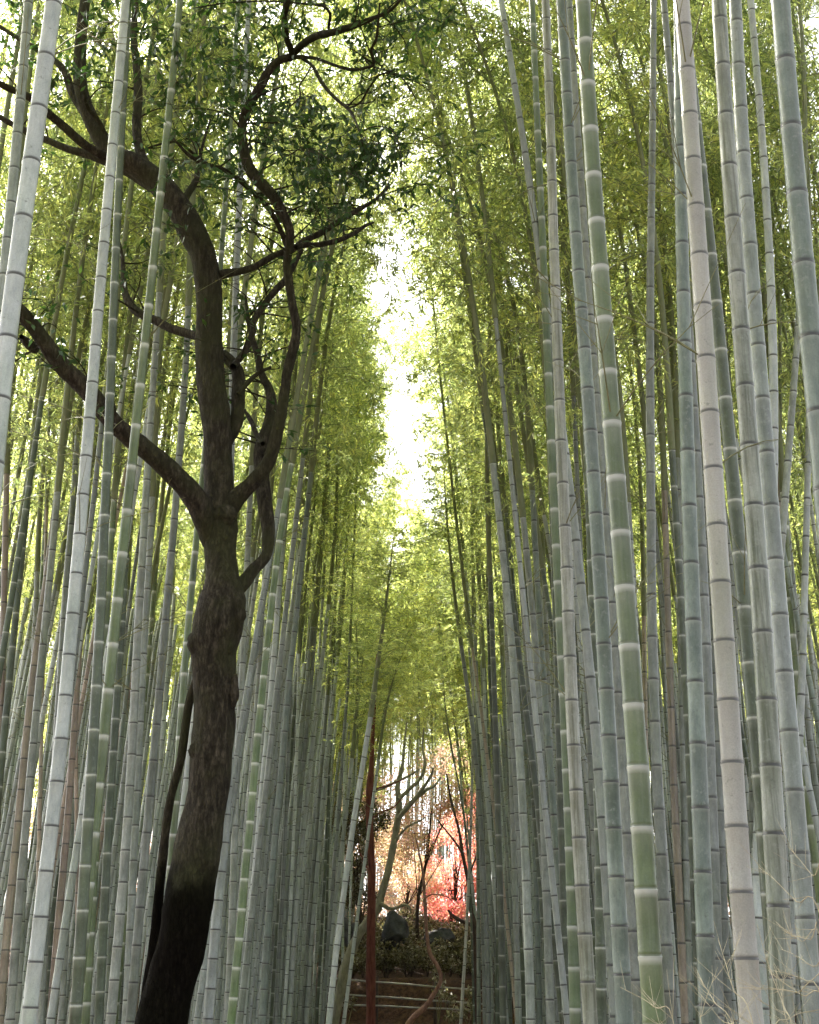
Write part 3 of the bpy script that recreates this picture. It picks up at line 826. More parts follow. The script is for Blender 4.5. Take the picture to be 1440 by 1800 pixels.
def build_thicket(name, pts, seed, keep=0.6, grow=1.28):
    rng = np.random.default_rng(seed)
    VV, FF, UU, MM, n = [], [], [], [], 0
    lows = []
    base_stem = []
    for i in range(3):
        H = 7.5
        g, nodes, zt = culm_geo(lambda z: (0.15 * (z / H) ** 2, 0, z), 0, H, 0.042, 0.03, 0.3, 6, i)
        base_stem.append((np.concatenate(g.V), np.concatenate(g.F), np.concatenate(g.U), zt))
    crowns = [np_mesh(f) for _, f in CROWNS]
    twigs = [np_mesh(b) for b, _ in CROWNS]
    for pt_ in pts:
        x, y = pt_[:2]; sink = pt_[2] if len(pt_) > 2 else 0.0
        sv, sf, su, zt = base_stem[rng.integers(3)]
        zg = ground_z(x, y) - 0.05 - sink
        lean = (pt_[3] if len(pt_) > 3 else (0.05 if x < 0 else -0.05)) + rng.normal() * 0.025
        s = rng.uniform(0.85, 1.15)
        def put(V, off, az, keep=None):
            c_, s_ = math.cos(az), math.sin(az)
            W = np.empty_like(V, dtype=float)
            W[:, 0] = V[:, 0] * c_ - V[:, 1] * s_ + off[0]; W[:, 1] = V[:, 0] * s_ + V[:, 1] * c_ + off[1]; W[:, 2] = V[:, 2] + off[2]
            W *= s
            W[:, 0] += lean * W[:, 2]
            return W + np.array([x, y, zg])
        W = put(sv, (0, 0, 0), 0)
        VV.append(W); FF.append(sf + n); UU.append(su); MM.append(np.full(len(sf), rng.integers(0, 4))); n += len(W)
        if len(pt_) > 4: continue
        k = rng.integers(len(crowns)); az = (0 if x < 0 else PI) + rng.uniform(-1.1, 1.1)
        tv, tf = twigs[k]
        W = put(tv, (0.15, 0, zt), az); VV.append(W); FF.append(tf + n); UU.append(np.zeros((len(tf) * 4, 2))); MM.append(np.full(len(tf), 4)); n += len(W)
        cv, cf = crowns[k]
        q = len(cf); sel = rng.permutation(q)[:int(q * keep)]
        cv = cv.reshape(-1, 4, 3)[sel]
        cen = cv.mean(1, keepdims=True); cv = (cen + (cv - cen) * grow).reshape(-1, 3)
        W = put(cv, (0.15, 0, zt), az); VV.append(W); FF.append(np.arange(len(W)).reshape(-1, 4) + n); UU.append(np.zeros((len(W), 2))); MM.append(np.full(len(W) // 4, 5)); n += len(W)
    me = mesh_np(name, np.concatenate(VV), np.concatenate(FF), None, False, np.concatenate(UU))
    for mm in (CM['B'], CM['S'], CM['W'], CM['W'], M_TIP, M_LEAF): me.materials.append(mm)
    me.polygons.foreach_set('material_index', np.concatenate(MM).astype(np.int32))
    return setp(link(name, me), kind='stuff')


rest = []
place_random(150, 33.0, 47.0, lambda y: 0.33 * y + 2.0, rest, 11, 0.5)
# tall culms behind the maples closing the end of the path
rr_ = random.Random(3)
rest = [(x, y, 0, 0.0 if abs(x) < 4.5 and y > 33 else (0.02 if x < 0 else -0.02)) for x, y in rest]
for k in range(130):
    rest.append((rr_.uniform(-6, 6), rr_.uniform(60, 72), rr_.uniform(-1.5, 0.8), 0.0))
for k in range(150):
    sg = rr_.choice((-1, 1)); y = rr_.uniform(44, 60)
    rest.append((sg * rr_.uniform(4.0, 0.34 * y + 1), y, rr_.uniform(0.5, 7.0), 0.0))
for k in range(900):
    sg = rr_.choice((-1, 1)); y = rr_.uniform(22, 50)
    rest.append((sg * (2.6 + (0.34 * y - 1.6) * rr_.random() ** 1.5), y, 0, -sg * 0.03, 1))
for k in range(56):
    sg = rr_.choice((-1, 1)); rest.append((sg * rr_.uniform(2.3, 4.4), rr_.uniform(42, 51), rr_.uniform(1.0, 3.8), -sg * rr_.uniform(0.06, 0.12)))
th = build_thicket('bamboo_thicket', rest, 4, 0.8, 1.4)
setp(th, 'mass of distant bamboo culms and leaves closing the far end of the grove', 'bamboo thicket')
side = []
rr_ = random.Random(8)
for k in range(90):
    y = rr_.uniform(-4, 34)
    sgn = -1 if rr_.random() < 0.62 else 1
    xl = max(2.2, 0.33 * max(y, 0) + 1.2)
    side.append((sgn * rr_.uniform(xl, xl + 9), y))
th2 = build_thicket('bamboo_thicket', side, 5, 0.28, 1.7)
setp(th2, 'bamboo growth continuing beyond both sides of the picture', 'bamboo thicket')

# ------------------------------------------------------------------ mossy broadleaf tree
TD = 11.5


def limb(name, pts, mat, parent, origin, D=TD, dd=0.0, dd0=0.0, sides=14, bump=0.10, per=7, seed=0, freq=6.0):
    """pts: (x, y, width) in photo px; dd: how far the limb swings away in depth at its end"""
    n = len(pts); A = []
    for i, (x, y, w) in enumerate(pts):
        Y = D + dd0 + (dd - dd0) * i / (n - 1)
        p = at(x, y, Y)
        A.append((p.x, p.y, p.z, 0.5 * w * depth(y, Y) / F))
    Cc = catmull(A, per)
    P = Cc[:, :3] - np.array(origin); R = np.maximum(Cc[:, 3], 0.003)
    g = Geo()

    def disp(q, r):
        v = Vector((float(q[0]), float(q[1]), float(q[2]) * 0.6)) * freq
        return bump * noise.noise(v + Vector((seed * 7.1, 0, 0))) + bump * 0.5 * noise.noise(v * 2.7)
    g.tube(P, R, sides, disp=disp)
    return link(name, g.mesh(name, mat), parent), P, R


tb = at(278, 1830, TD); tb.z = ground_z(tb.x, TD)
# the foot below the frame
tree = empty('tree', (tb.x - 0.25, TD, tb.z - 0.05), 'dark mossy broadleaf tree with a knobbly trunk among the pale bamboo', 'tree')
TO = tree.location
TRUNK = [(232,2090,150),(250,1950,112),(268,1870,98),(284,1800,92),(299,1733,85),(318,1667,86),(330,1600,86),(340,1533,83),(352,1467,78),(364,1400,73),(371,1333,75),(377,1267,75),(376,1200,76),
         (375,1145,82),(382,1105,90),(391,1060,82),(391,1015,60),(387,970,56),(386,925,62),(386,880,54),(383,800,50),(379,735,52),(372,680,52),(367,610,48),(368,550,47),(366,500,46),(357,450,47),
         (343,418,49),(326,385,47),(303,350,44),(275,318,42),(240,292,40),(205,275,36),(182,250,31),(163,215,28),(148,180,26),(140,130,23),(143,60,20),(150,0,18),(165,-120,14),(190,-260,9),(200,-380,4)]
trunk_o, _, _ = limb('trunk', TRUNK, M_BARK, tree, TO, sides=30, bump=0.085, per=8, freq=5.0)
LEAFSITES = []
LIMBS = [
    ([(376,955,40),(362,915,44),(345,880,42),(318,846,38),(283,813,36),(240,777,34),(200,743,33),(157,690,33),(110,643,32),(80,603,29),(55,570,26),(25,538,24),(-30,500,20),(-120,470,14),(-260,400,6)], -1.2, 20),
    ([(60,612,20),(45,600,16),(38,592,9)], -0.9, 10),
    ([(388,925,42),(402,893,38),(422,869,30),(447,845,26),(471,814,24),(483,778,23),(491,741,21),(500,695,18),(505,655,18),(514,619,18),(521,579,16),(515,539,15),(509,503,15),(505,466,15),(508,435,16),(509,405,16),(498,377,18),(480,345,19),(455,318,20),(436,290,20),(427,250,16),(426,217,15),(433,195,16),(447,170,16),(460,148,16),(472,125,15),(490,107,14),(511,100,14)], -1.0, 16),
    ([(508,102,13),(533,77,13),(557,63,13),(583,57,13),(617,47,12),(653,33,8),(683,20,6),(702,2,5),(730,-30,3)], -1.3, 10),
    ([(514,98,12),(511,85,11),(503,63,11),(500,30,11),(507,-5,10),(520,-90,7)], -1.1, 10),
    ([(512,101,9),(535,100,7),(557,103,6),(590,115,6),(620,122,6),(647,118,6),(657,110,6),(653,87,5),(662,67,5),(665,33,4),(668,5,3)], -1.3, 7),
    ([(530,101,6),(550,117,6),(567,147,7),(590,173,6),(613,192,6),(625,213,5),(633,233,3),(645,250,2)], -1.3, 7),
    ([(611,191,4),(633,180,4),(650,153,4),(670,130,3.5),(700,133,3),(717,150,3),(733,177,2)], -1.3, 5),
    ([(548,114,3),(540,130,3),(527,150,3),(527,170,3),(503,193,2.5)], -1.2, 5),
    ([(577,58,6),(579,40,6),(580,23,6),(567,10,5),(540,7,4),(517,5,3),(467,2,3),(400,5,2.5),(340,14,2)], -1.2, 6),
    ([(633,233,3),(660,222,2.5),(690,230,2.5),(703,260,2),(706,300,1.5)], -1.3, 5),
    ([(383,484,18),(400,480,15),(422,477,13),(447,469,12),(468,457,12),(489,446,11),(514,439,11),(532,425,11),(560,411,11),(590,393,10),(621,374,9),(642,362,8),(663,348,6),(683,327,4)], 0.8, 10),
    ([(520,435,10),(535,431,10),(560,430,10),(593,423,9),(621,411,8),(642,397,6),(657,391,3)], 0.5, 8),
    ([(394,790,16),(404,771,18),(416,738,24),(419,695,24),(418,655,22),(404,634,21),(392,622,18),(384,612,14)], 0.35, 12),
    ([(410,645,13),(416,637,12),(431,616,12),(444,585,12),(447,564,12),(462,539,12),(483,512,12),(500,494,12),(515,470,10),(530,440,8)], 1.0, 9),
    ([(419,694,11),(424,688,10),(437,671,9),(456,655,7),(477,645,4)], 0.0, 7),
    ([(408,1040,30),(427,1026,26),(447,1000,22),(468,975,20),(472,933,24),(465,883,26),(461,840,26),(459,808,27),(462,778,26),(473,752,25),(477,716,20),(474,686,16),(459,655,13),(453,625,12),(443,594,10),(436,560,7),(432,520,4)], 0.9, 14),
    ([(462,780,10),(453,768,9),(440,738,9),(430,721,6)], 0.5, 7),
    ([(350,590,18),(333,587,16),(300,577,16),(273,563,15),(240,547,16),(222,522,13),(218,498,10),(215,455,7),(205,400,4)], 0.8, 9),
    ([(503,432,8),(495,408,9),(483,384,9),(467,360,9),(433,327,9),(397,300,8),(367,290,8),(333,273,7),(305,243,4)], -0.9, 7),
    ([(367,290,5),(340,270,5),(315,250,4),(283,253,4),(247,265,4)], -0.5, 5),
    ([(262,300,18),(250,275,16),(243,253,16),(240,217,16),(243,167,16),(240,120,14),(235,60,12),(240,0,10),(250,-100,5)], 0.5, 9),
    ([(315,375,16),(325,350,14),(343,320,12),(348,300,9),(355,260,6),(370,210,4)], 0.4, 8),
    ([(215,285,20),(190,277,18),(150,255,16),(110,220,15),(80,195,14),(50,170,13),(5,150,12),(-60,110,8)], -0.8, 9),
    ([(290,345,20),(262,325,20),(225,302,18),(165,275,15),(120,262,13),(80,245,12),(35,225,11),(-30,190,8)], 0.6, 9),
    ([(160,215,16),(130,170,14),(110,120,13),(70,90,10),(20,60,8),(-40,20,5)], 0.4, 8),
    ([(195,262,9),(175,215,9),(155,190,8),(150,175,6)], -0.4, 6),
    ([(350,1180,12),(333,1233,15),(318,1333,16),(298,1413,15),(287,1500,17),(280,1567,17),(275,1633,20),(268,1720,32),(255,1850,40),(245,2000,46)], 0.45, 10),
]
for i, (pts, dd, sides) in enumerate(LIMBS):
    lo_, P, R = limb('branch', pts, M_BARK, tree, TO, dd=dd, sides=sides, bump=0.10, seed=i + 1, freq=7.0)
    if pts[-1][1] > 700: continue
    # side twigs with leaves along the outer half of the limb
    rt_ = random.Random(5000 + i); g = Geo(); C_, D_ = [], []
    for q in range(max(2, len(P) // 9)):
        j = rt_.randint(int(len(P) * .35), len(P) - 2); b0 = P[j]
        d = np.array([rt_.gauss(0, 1), rt_.gauss(0, .8), rt_.uniform(.0, 1.2)]); d /= np.linalg.norm(d)
        L = rt_.uniform(.35, .95) ; t = np.linspace(0, 1, 7)[:, None]
        wv_ = np.array([rt_.uniform(-.2, .2), rt_.uniform(-.2, .2), 0])
        Pt = b0 + d * L * t + wv_ * np.sin(t * 3.1) + np.array([0, 0, -.25 * L]) * t ** 2
        r0_ = min(0.011, R[j] * .5)
        g.tube(Pt, np.linspace(r0_, .002, 7), 5)
        for m in range(4):
            kk = rt_.randint(2, 6); d2 = d + np.array([rt_.gauss(0, .7), rt_.gauss(0, .7), rt_.gauss(0, .5)]); d2 *= .22
            t2 = np.linspace(0, 1, 3)[:, None]; P2 = Pt[kk] + d2 * t2
            g.tube(P2, np.linspace(.003, .0012, 3), 3)
            for u in range(4):
                C_.append(Pt[kk] + d2 * rt_.uniform(.2, 1.1)); D_.append(d2 * 2 + np.array([rt_.gauss(0, .5), rt_.gauss(0, .5), rt_.gauss(-.4, .4)]))
    C_ = np.array(C_); D_ = np.array(D_); rg_ = np.random.default_rng(i)
    V_, F_ = leaf_arrays(C_, D_, rg_.normal(size=C_.shape) + np.array([0, 0, 1.]), rg_.uniform(.07, .12, len(C_)), rg_.uniform(.028, .042, len(C_)), .05)
    gv = np.concatenate(g.V); gf = np.concatenate(g.F)
    me_ = mesh_np('foliage', np.concatenate([V_, gv]), np.concatenate([F_, gf + len(V_)]), M_OAK, False); me_.materials.append(M_BARK)
    me_.polygons.foreach_set('material_index', np.concatenate([np.zeros(len(F_)), np.ones(len(gf))]).astype(np.int32))
    link('foliage', me_, lo_)
# burls, a healed branch scar and a broken stub on the trunk
def blob(name, x, y, w, h, Y, mat, parent, origin, dpt=0.6, seed=0, nr=14):
    p = at(x, y, Y); k = depth(y, Y) / F
    V, Fq = [], []
    ns = 20
    for i in range(nr + 1):
        th_ = PI * i / nr
        for j in range(ns):
            ph = 2 * PI * j / ns
            d = Vector((math.sin(th_) * math.cos(ph), math.sin(th_) * math.sin(ph), math.cos(th_)))
            f = 1 + 0.28 * noise.noise(d * 2.0 + Vector((seed, 0, 0)))
            V.append((p.x + d.x * w * k * .5 * f - origin[0], p.y + d.y * w * k * .5 * dpt * f - origin[1], p.z + d.z * h * k * .5 * f - origin[2]))
    for i in range(nr):
        for j in range(ns):
            Fq.append((i * ns + j, (i + 1) * ns + j, (i + 1) * ns + (j + 1) % ns, i * ns + (j + 1) % ns))
    return link(name, mesh_np(name, V, Fq, mat), parent)


for i, (x, y, w, h) in enumerate([(352,1128,44,50),(392,1137,40,34),(412,1078,40,64),(388,1212,40,34),(372,1105,46,30),(412,1215,16,60),(345,1318,26,30),(393,905,44,40),(377,748,16,16),(352,1395,18,14)]):
    rad = 0.5 * 72 * depth(y, TD) / F
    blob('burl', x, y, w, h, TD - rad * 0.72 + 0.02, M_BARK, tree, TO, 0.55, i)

# leaf sprays of the tree
def spray(parent, origin, cx, cy, rx, ry, n, Y, mat, lsize=0.105, seed=0, dz=0.5, name='foliage'):
    rng = np.random.default_rng(seed)
    g = Geo(); C, D, L, W = [], [], [], []
    p0 = at(cx, cy, Y); k = depth(cy, Y) / F
    nt = max(3, n // 9)
    for t in range(nt):
        q = rng.normal(size=3) * np.array([rx * k * 0.5, dz * 0.5, ry * k * 0.5])
        base = np.array(p0) + q
        td = rng.normal(size=3); td[2] = -abs(td[2]) * 0.6; td /= np.linalg.norm(td)
        ln = rng.uniform(0.15, 0.45)
        s = np.linspace(0, 1, 4)[:, None]
        Pt = base - td * ln * 0.4 + td * ln * s + np.array([0, 0, -0.05]) * s ** 2
        g.tube(Pt - np.array(origin), np.linspace(0.004, 0.0015, 4), 3)
        m = rng.integers(6, 12)
        u = rng.uniform(0.1, 1, m)[:, None]
        C.append(base - td * ln * 0.4 + td * ln * u - np.array(origin))
        dd = td * 0.5 + rng.normal(size=(m, 3)) * 0.5; dd[:, 2] -= 0.55
        D.append(dd); L.append(rng.uniform(0.7, 1.2, m) * lsize); W.append(rng.uniform(0.8, 1.15, m) * lsize * 0.36)
    C = np.concatenate(C); D = np.concatenate(D); L = np.concatenate(L); W = np.concatenate(W)
    V, Fq = leaf_arrays(C, D, rng.normal(size=C.shape) + np.array([0, 0, 1.2]), L, W, 0.06)
    gv = np.concatenate(g.V); gf = np.concatenate(g.F)
    me = mesh_np(name, np.concatenate([V, gv]), np.concatenate([Fq, gf + len(V)]), mat, False)
    me.materials.append(M_DARKBARK)
    me.polygons.foreach_set('material_index', np.concatenate([np.zeros(len(Fq)), np.ones(len(gf))]).astype(np.int32))
    return link(name, me, parent)


SPR = [(690,30,60,45,170),(740,45,50,50,110),(770,15,50,30,80),(620,10,70,30,110),(570,5,80,25,90),(500,10,80,30,100),(420,25,90,35,130),(340,25,80,40,140),(270,40,70,50,190),(215,35,60,45,160),(185,70,40,50,90),(250,85,60,40,100),
       (300,150,60,50,120),(350,190,70,60,170),(400,120,60,60,140),(440,220,60,60,130),(470,180,60,60,190),(500,235,60,60,210),(520,200,50,60,120),(540,275,50,30,110),(620,240,70,40,220),(655,265,60,45,230),(700,300,40,40,90),(600,290,60,40,160),(640,310,60,40,170),(560,320,60,40,110),
       (580,350,60,40,70),(610,365,30,20,30),(545,452,25,16,40),(560,455,20,16,30),(775,330,40,20,30),(790,345,40,15,24),(360,300,60,50,90),(310,330,50,40,70),(300,390,40,30,50),(150,120,60,50,90),(60,60,90,60,110),(20,20,60,50,60),(410,300,60,50,60),(420,150,60,70,60),(240,420,60,60,40),(500,300,60,40,60),(380,60,90,50,90)]
for i, (x, y, rx, ry, n) in enumerate(SPR):
    spray(tree, TO, x, y, rx, ry, int(n * 0.9), TD - 0.7 + 0.5 * math.sin(i * 2.1), M_OAK, seed=300 + i)

# ------------------------------------------------------------------ the far end of the path
def small_tree(name, label, cat, foot, parts, D, mat, group=None):
    p = at(foot[0], foot[1], D); gz = ground_z(p.x, D)
    root = empty(name, (p.x, D, gz - 0.05), label, cat, group)
    for i, (nm, pts, dd, sd) in enumerate(parts):
        limb(nm, pts, mat, root, root.location, D=D, dd=dd, sides=sd, bump=0.12, seed=i + 40, freq=6)
    return root


DF = 33.0
red_t = small_tree('tree', 'straight slender tree trunk with red brown bark standing before the fence', 'tree', (652,1800), [
    ('trunk', [(652,1850,18),(652,1800,17),(652,1700,17),(653,1600,15),(653,1533,13),(652,1483,13),(649,1433,12),(650,1387,13),(653,1350,9),(655,1300,7),(660,1220,5),(662,1150,3)], 0, 12),
    ('branch', [(652,1392,4),(668,1385,3.5),(690,1378,3),(715,1368,2)], 0.6, 5),
    ('branch', [(652,1440,3),(670,1428,3),(690,1420,2.5),(705,1405,2)], 0.6, 5),
    ('branch', [(652,1540,4),(640,1515,3),(628,1490,2)], 0.3, 5),
], 31.0, M_REDBARK)
lean_t = small_tree('tree', 'pale green barked tree leaning right behind the red brown trunk, forking into bare dark limbs', 'tree', (588,1800), [
    ('trunk', [(585,1840,18),(588,1800,17),(595,1760,17),(608,1700,18),(627,1650,16),(647,1620,16),(665,1596,14),(672,1567,13),(682,1533,13),(692,1483,12),(698,1450,12),(702,1417,11),(699,1383,9),(707,1350,7),(710,1320,5),(715,1270,3)], 0.4, 12),
    ('branch', [(668,1588,8),(687,1598,6),(707,1592,5),(716,1592,5),(723,1600,4)], 0, 7),
    ('branch', [(700,1440,9),(712,1424,9),(727,1407,8),(747,1390,7),(763,1382,4),(775,1366,3)], 0.2, 7),
    ('branch', [(701,1405,8),(720,1387,7),(740,1367,6),(747,1340,5),(743,1317,4),(745,1280,3)], 0.4, 7),
    ('branch', [(706,1432,8),(722,1414,7),(742,1388,6),(757,1365,5),(762,1350,3)], -0.3, 7),
    ('branch', [(698,1373,5),(680,1383,4),(660,1392,3)], 0, 5),
    ('branch', [(694,1478,5),(715,1455,4),(738,1443,3),(748,1437,2)], 0, 5),
    ('branch', [(700,1372,5),(715,1366,4),(738,1352,3)], 0, 5),
], 32.0, M_PALEBARK)
curvy = small_tree('tree', 'thin crooked reddish tree winding up in front of the fence', 'tree', (715,1800), [
    ('trunk', [(705,1825,12),(723,1793,11),(747,1770,10),(763,1747,8),(775,1723,7),(770,1700,7),(755,1673,7),(750,1633,6),(747,1583,6),(743,1533,4),(737,1500,3),(730,1470,2)], 0.6, 9),
    ('branch', [(747,1578,3),(763,1572,2.5),(785,1576,2),(795,1584,1.5)], 0.3, 5),
], 34.0, simple_mat('reddish_bark', (0.16, 0.08, 0.06), (0.34, 0.2, 0.16), (12, 12, 6), 0.8, 0.4))
rt = small_tree('tree', 'grey brown tree at the right of the path end with a low bent limb', 'tree', (838,1800), [
    ('trunk', [(839,1830,10),(838,1800,9),(837,1700,9),(835,1633,9),(828,1600,8),(823,1550,7),(813,1500,6),(807,1460,5),(793,1407,4),(785,1360,3)], 0.4, 9),
    ('branch', [(830,1627,7),(807,1617,7),(795,1609,6),(788,1600,4)], 0, 7),
    ('branch', [(814,1502,5),(800,1480,4),(780,1455,3),(768,1440,2)], 0.2, 5),
    ('branch', [(822,1545,4),(838,1500,3),(842,1450,2)], 0.2, 5),
], 34.5, M_DARKBARK)


def leafcloud(name, parent, blobs, n, mat, ls, seed, parent_loc):
    rng = np.random.default_rng(seed); C = []
    tot = sum(b[3] * b[4] * b[5] for b in blobs)
    for (x, y, z, rx, ry, rz) in blobs:
        m = int(n * rx * ry * rz / tot)
        q = rng.normal(size=(m, 3)); q /= np.linalg.norm(q, axis=1)[:, None]
        q *= rng.uniform(0.25, 1, m)[:, None] ** 0.6
        C.append(q * np.array([rx, ry, rz]) + np.array([x, y, z]))
    C = np.concatenate(C)
    keep = np.array([noise.noise(Vector(p) * 1.7 + Vector((seed, 0, 0))) > -0.22 for p in C.tolist()])
    C = C[keep]
    m = len(C)
    D = rng.normal(size=(m, 3)); D[:, 2] -= 0.4
    V, Fq = leaf_arrays(C - np.array(parent_loc), D, rng.normal(size=(m, 3)), rng.uniform(.7, 1.2, m) * ls, rng.uniform(.8, 1.2, m) * ls * 0.6)
    return link(name, mesh_np(name, V, Fq, mat, False), parent)


def cloud_tree(label, x, y0, D, crown, n, mat, ls, seed, bark, group=None, name='maple_tree', w=8):
    """crown: list of photo px blobs (cx, cy, rx, ry)"""
    p = at(x, y0, D); gz = ground_z(p.x, D)
    root = empty(name, (p.x, D, gz - 0.05), label, 'tree', group)
    rnd = random.Random(seed)
    k = depth(1500, D) / F
    bl = []
    g = Geo()
    foot = np.array([0, 0, 0.0])
    topc = np.mean([list(at(cx, cy, D)) for cx, cy, _, _ in crown], axis=0) - np.array(root.location)
    A = np.array([[0, 0, 0, w * k], [topc[0] * .2 + rnd.uniform(-.2, .2), 0, topc[2] * .35, w * k * .75], [topc[0] * .6, 0.1, topc[2] * .65, w * k * .6], [*topc, w * k * .3]])
    Cc = catmull(A, 6); g.tube(Cc[:, :3], Cc[:, 3] * .5, 9)
    link('trunk', g.mesh('trunk', bark), root)
    for i, (cx, cy, rx, ry) in enumerate(crown):
        q = at(cx, cy, D + rnd.uniform(-.8, .8))
        bl.append((q.x, q.y, q.z, rx * k, max(rx, ry) * k * .8, ry * k))
        e = np.array(q) - np.array(root.location)
        s0 = Cc[rnd.randint(len(Cc) // 3, len(Cc) - 3)][:3]
        for b in range(2):
            e2 = e + np.array([rnd.uniform(-1, 1) * rx * k * .8, rnd.uniform(-.5, .5), rnd.uniform(-.6, .8) * ry * k])
            B = catmull(np.array([[*s0, w * k * .13], [*(s0 * .5 + e2 * .5 + np.array([rnd.uniform(-.2, .2), 0, rnd.uniform(-.1, .3)])), w * k * .08], [*e2, w * k * .03]]), 5)
            gb = Geo(); gb.tube(B[:, :3], B[:, 3], 5)
            link('branch', gb.mesh('branch', bark), root)
    leafcloud('foliage', root, bl, n, mat, ls, seed, root.location)
    return root


cloud_tree('coral red maple tree glowing beyond the fence on the right of the path end', 800, 1650, 47, [(800,1545,34,42),(768,1575,32,30),(835,1520,26,60),(785,1598,50,22),(845,1580,24,40),(812,1490,30,26),(765,1520,22,22),(800,1600,40,16),(805,1450,34,30),(830,1415,22,30),(775,1480,24,24)], 19000, M_RED, 0.075, 1, M_DARKBARK)
cloud_tree('small red maple tree showing between the left bamboo culms', 560, 1650, 46, [(560,1560,30,40),(540,1590,26,30)], 2600, M_RED, 0.075, 2, M_DARKBARK)
cloud_tree('orange brown maple tree above the leaning tree', 735, 1650, 45, [(735,1345,34,26),(765,1410,50,34),(700,1440,40,40),(800,1400,38,34),(735,1490,44,36),(820,1440,26,30)], 12000, M_ORA, 0.07, 3, M_DARKBARK)
cloud_tree('peach coloured maple tree left of the coral red one', 720, 1650, 50, [(715,1530,40,36),(740,1565,34,34),(690,1570,34,26),(680,1480,34,40),(755,1530,26,30)], 11000, M_ORA, 0.075, 4, M_DARKBARK)
cloud_tree('pale green shrubby tree behind the red brown trunk', 635, 1660, 43, [(630,1500,26,50),(610,1560,28,40),(655,1440,34,40),(640,1580,34,26),(600,1430,26,50)], 11000, M_SHR, 0.09, 5, M_DARKBARK, name='tree')

# wood beyond the bank
M_WOOD = leaf_mat('autumn_wood_leaf', [(0.20, 0.18, 0.12), (0.38, 0.30, 0.24), (0.52, 0.34, 0.32), (0.48, 0.42, 0.28)], (1.8, 1.8, 1.6), trans=0.6)
wlab = 'tree with thin pale autumn leaves in the wood beyond the bank'
rw = random.Random(77)
for k in range(15):
    D = rw.uniform(53, 60)
    X = 720 + (k - 7) * 105 + rw.uniform(-25, 25)
    cr = [(X + rw.uniform(-60, 60), rw.uniform(1330, 1630), rw.uniform(32, 60), rw.uniform(32, 60)) for _ in range(8)]
    cloud_tree(wlab, X, 1660, D, cr, 13000, M_WOOD, 0.13, 500 + k, M_DARKBARK, group='trees in the wood beyond the bank', name='tree', w=9)

# fence of three rails
fp = [at(560, 1725, 38.0), at(870, 1742, 37.2)]
fence = empty('fence', (fp[0].x, 38.0, ground_z(fp[0].x, 38.0)), 'low fence of three pale rails crossing the end of the path', 'fence')
FO = np.array(fence.location)
for k, (ya, yb, w) in enumerate(((1718, 1744, 3.0), (1745, 1767, 3.2), (1764, 1778, 3.2))):
    a = np.array(at(560, ya, 38.0)); b2 = np.array(at(880, yb, 37.2))
    t = np.linspace(0, 1, 14)[:, None]
    P = a + (b2 - a) * t; P[:, 2] += 0.005 * np.sin(t[:, 0] * 17 + k)
    g = Geo(); g.tube(P - FO, np.full(14, w * depth(1740, 38) / F * .5), 8)
    link('rail', g.mesh('rail', M_RAIL), fence)
for xk in (578, 661, 760, 866):
    t = (xk - 560) / 310
    a = np.array(at(560, 1710, 38.0)); b2 = np.array(at(880, 1735, 37.2)); q = a + (b2 - a) * t
    g = Geo(); gz = ground_z(q[0], q[1]) - 0.1
    g.tube(np.array([[q[0], q[1] + .06, gz], [q[0], q[1] + .06, q[2]], [q[0], q[1] + .06, q[2] + .01]]) - FO, [0.045, 0.045, 0.001], 8)
    link('post', g.mesh('post', M_DARKBARK), fence)


# rocks on the bank
def rock(x, y, w, h, D, label, seed, group=None):
    p = at(x, y, D); k = depth(y, D) / F
    root_l = Vector((p.x, D, p.z - h * k * .5))
    pr = random.Random(seed * 13); planes = [(Vector((pr.gauss(0, 1), pr.gauss(0, 1), pr.gauss(0, .8))).normalized(), pr.uniform(.62, 1.0)) for _ in range(16)]
    V, Fq = [], []; nr, ns = 26, 40
    for i in range(nr + 1):
        th_ = PI * i / nr
        for j in range(ns):
            ph = 2 * PI * j / ns
            d = Vector((math.sin(th_) * math.cos(ph), math.sin(th_) * math.sin(ph), math.cos(th_)))
            f = min(1.25, min(hh_ / max(1e-3, d.dot(n_)) for n_, hh_ in planes)) * (1 + 0.05 * noise.noise(d * 6))
            V.append((d.x * w * k * .5 * f, d.y * w * k * .5 * f, d.z * h * k * .5 * f + h * k * .5))
    for i in range(nr):
        for j in range(ns):
            Fq.append((i * ns + j, (i + 1) * ns + j, (i + 1) * ns + (j + 1) % ns, i * ns + (j + 1) % ns))
    o = link('boulder', mesh_np('boulder', V, Fq, M_ROCK, False)); o.location = root_l
    return setp(o, label, 'rock', group)


rock(694, 1640, 60, 60, 42.5, 'dark blue grey boulder on the bank behind the leaning tree', 1)
rock(612, 1640, 50, 60, 42.8, 'dark boulder on the bank at the left of the leaning tree', 2)
rock(775, 1650, 60, 30, 44.0, 'low brownish boulder on the bank under the red maple', 3)

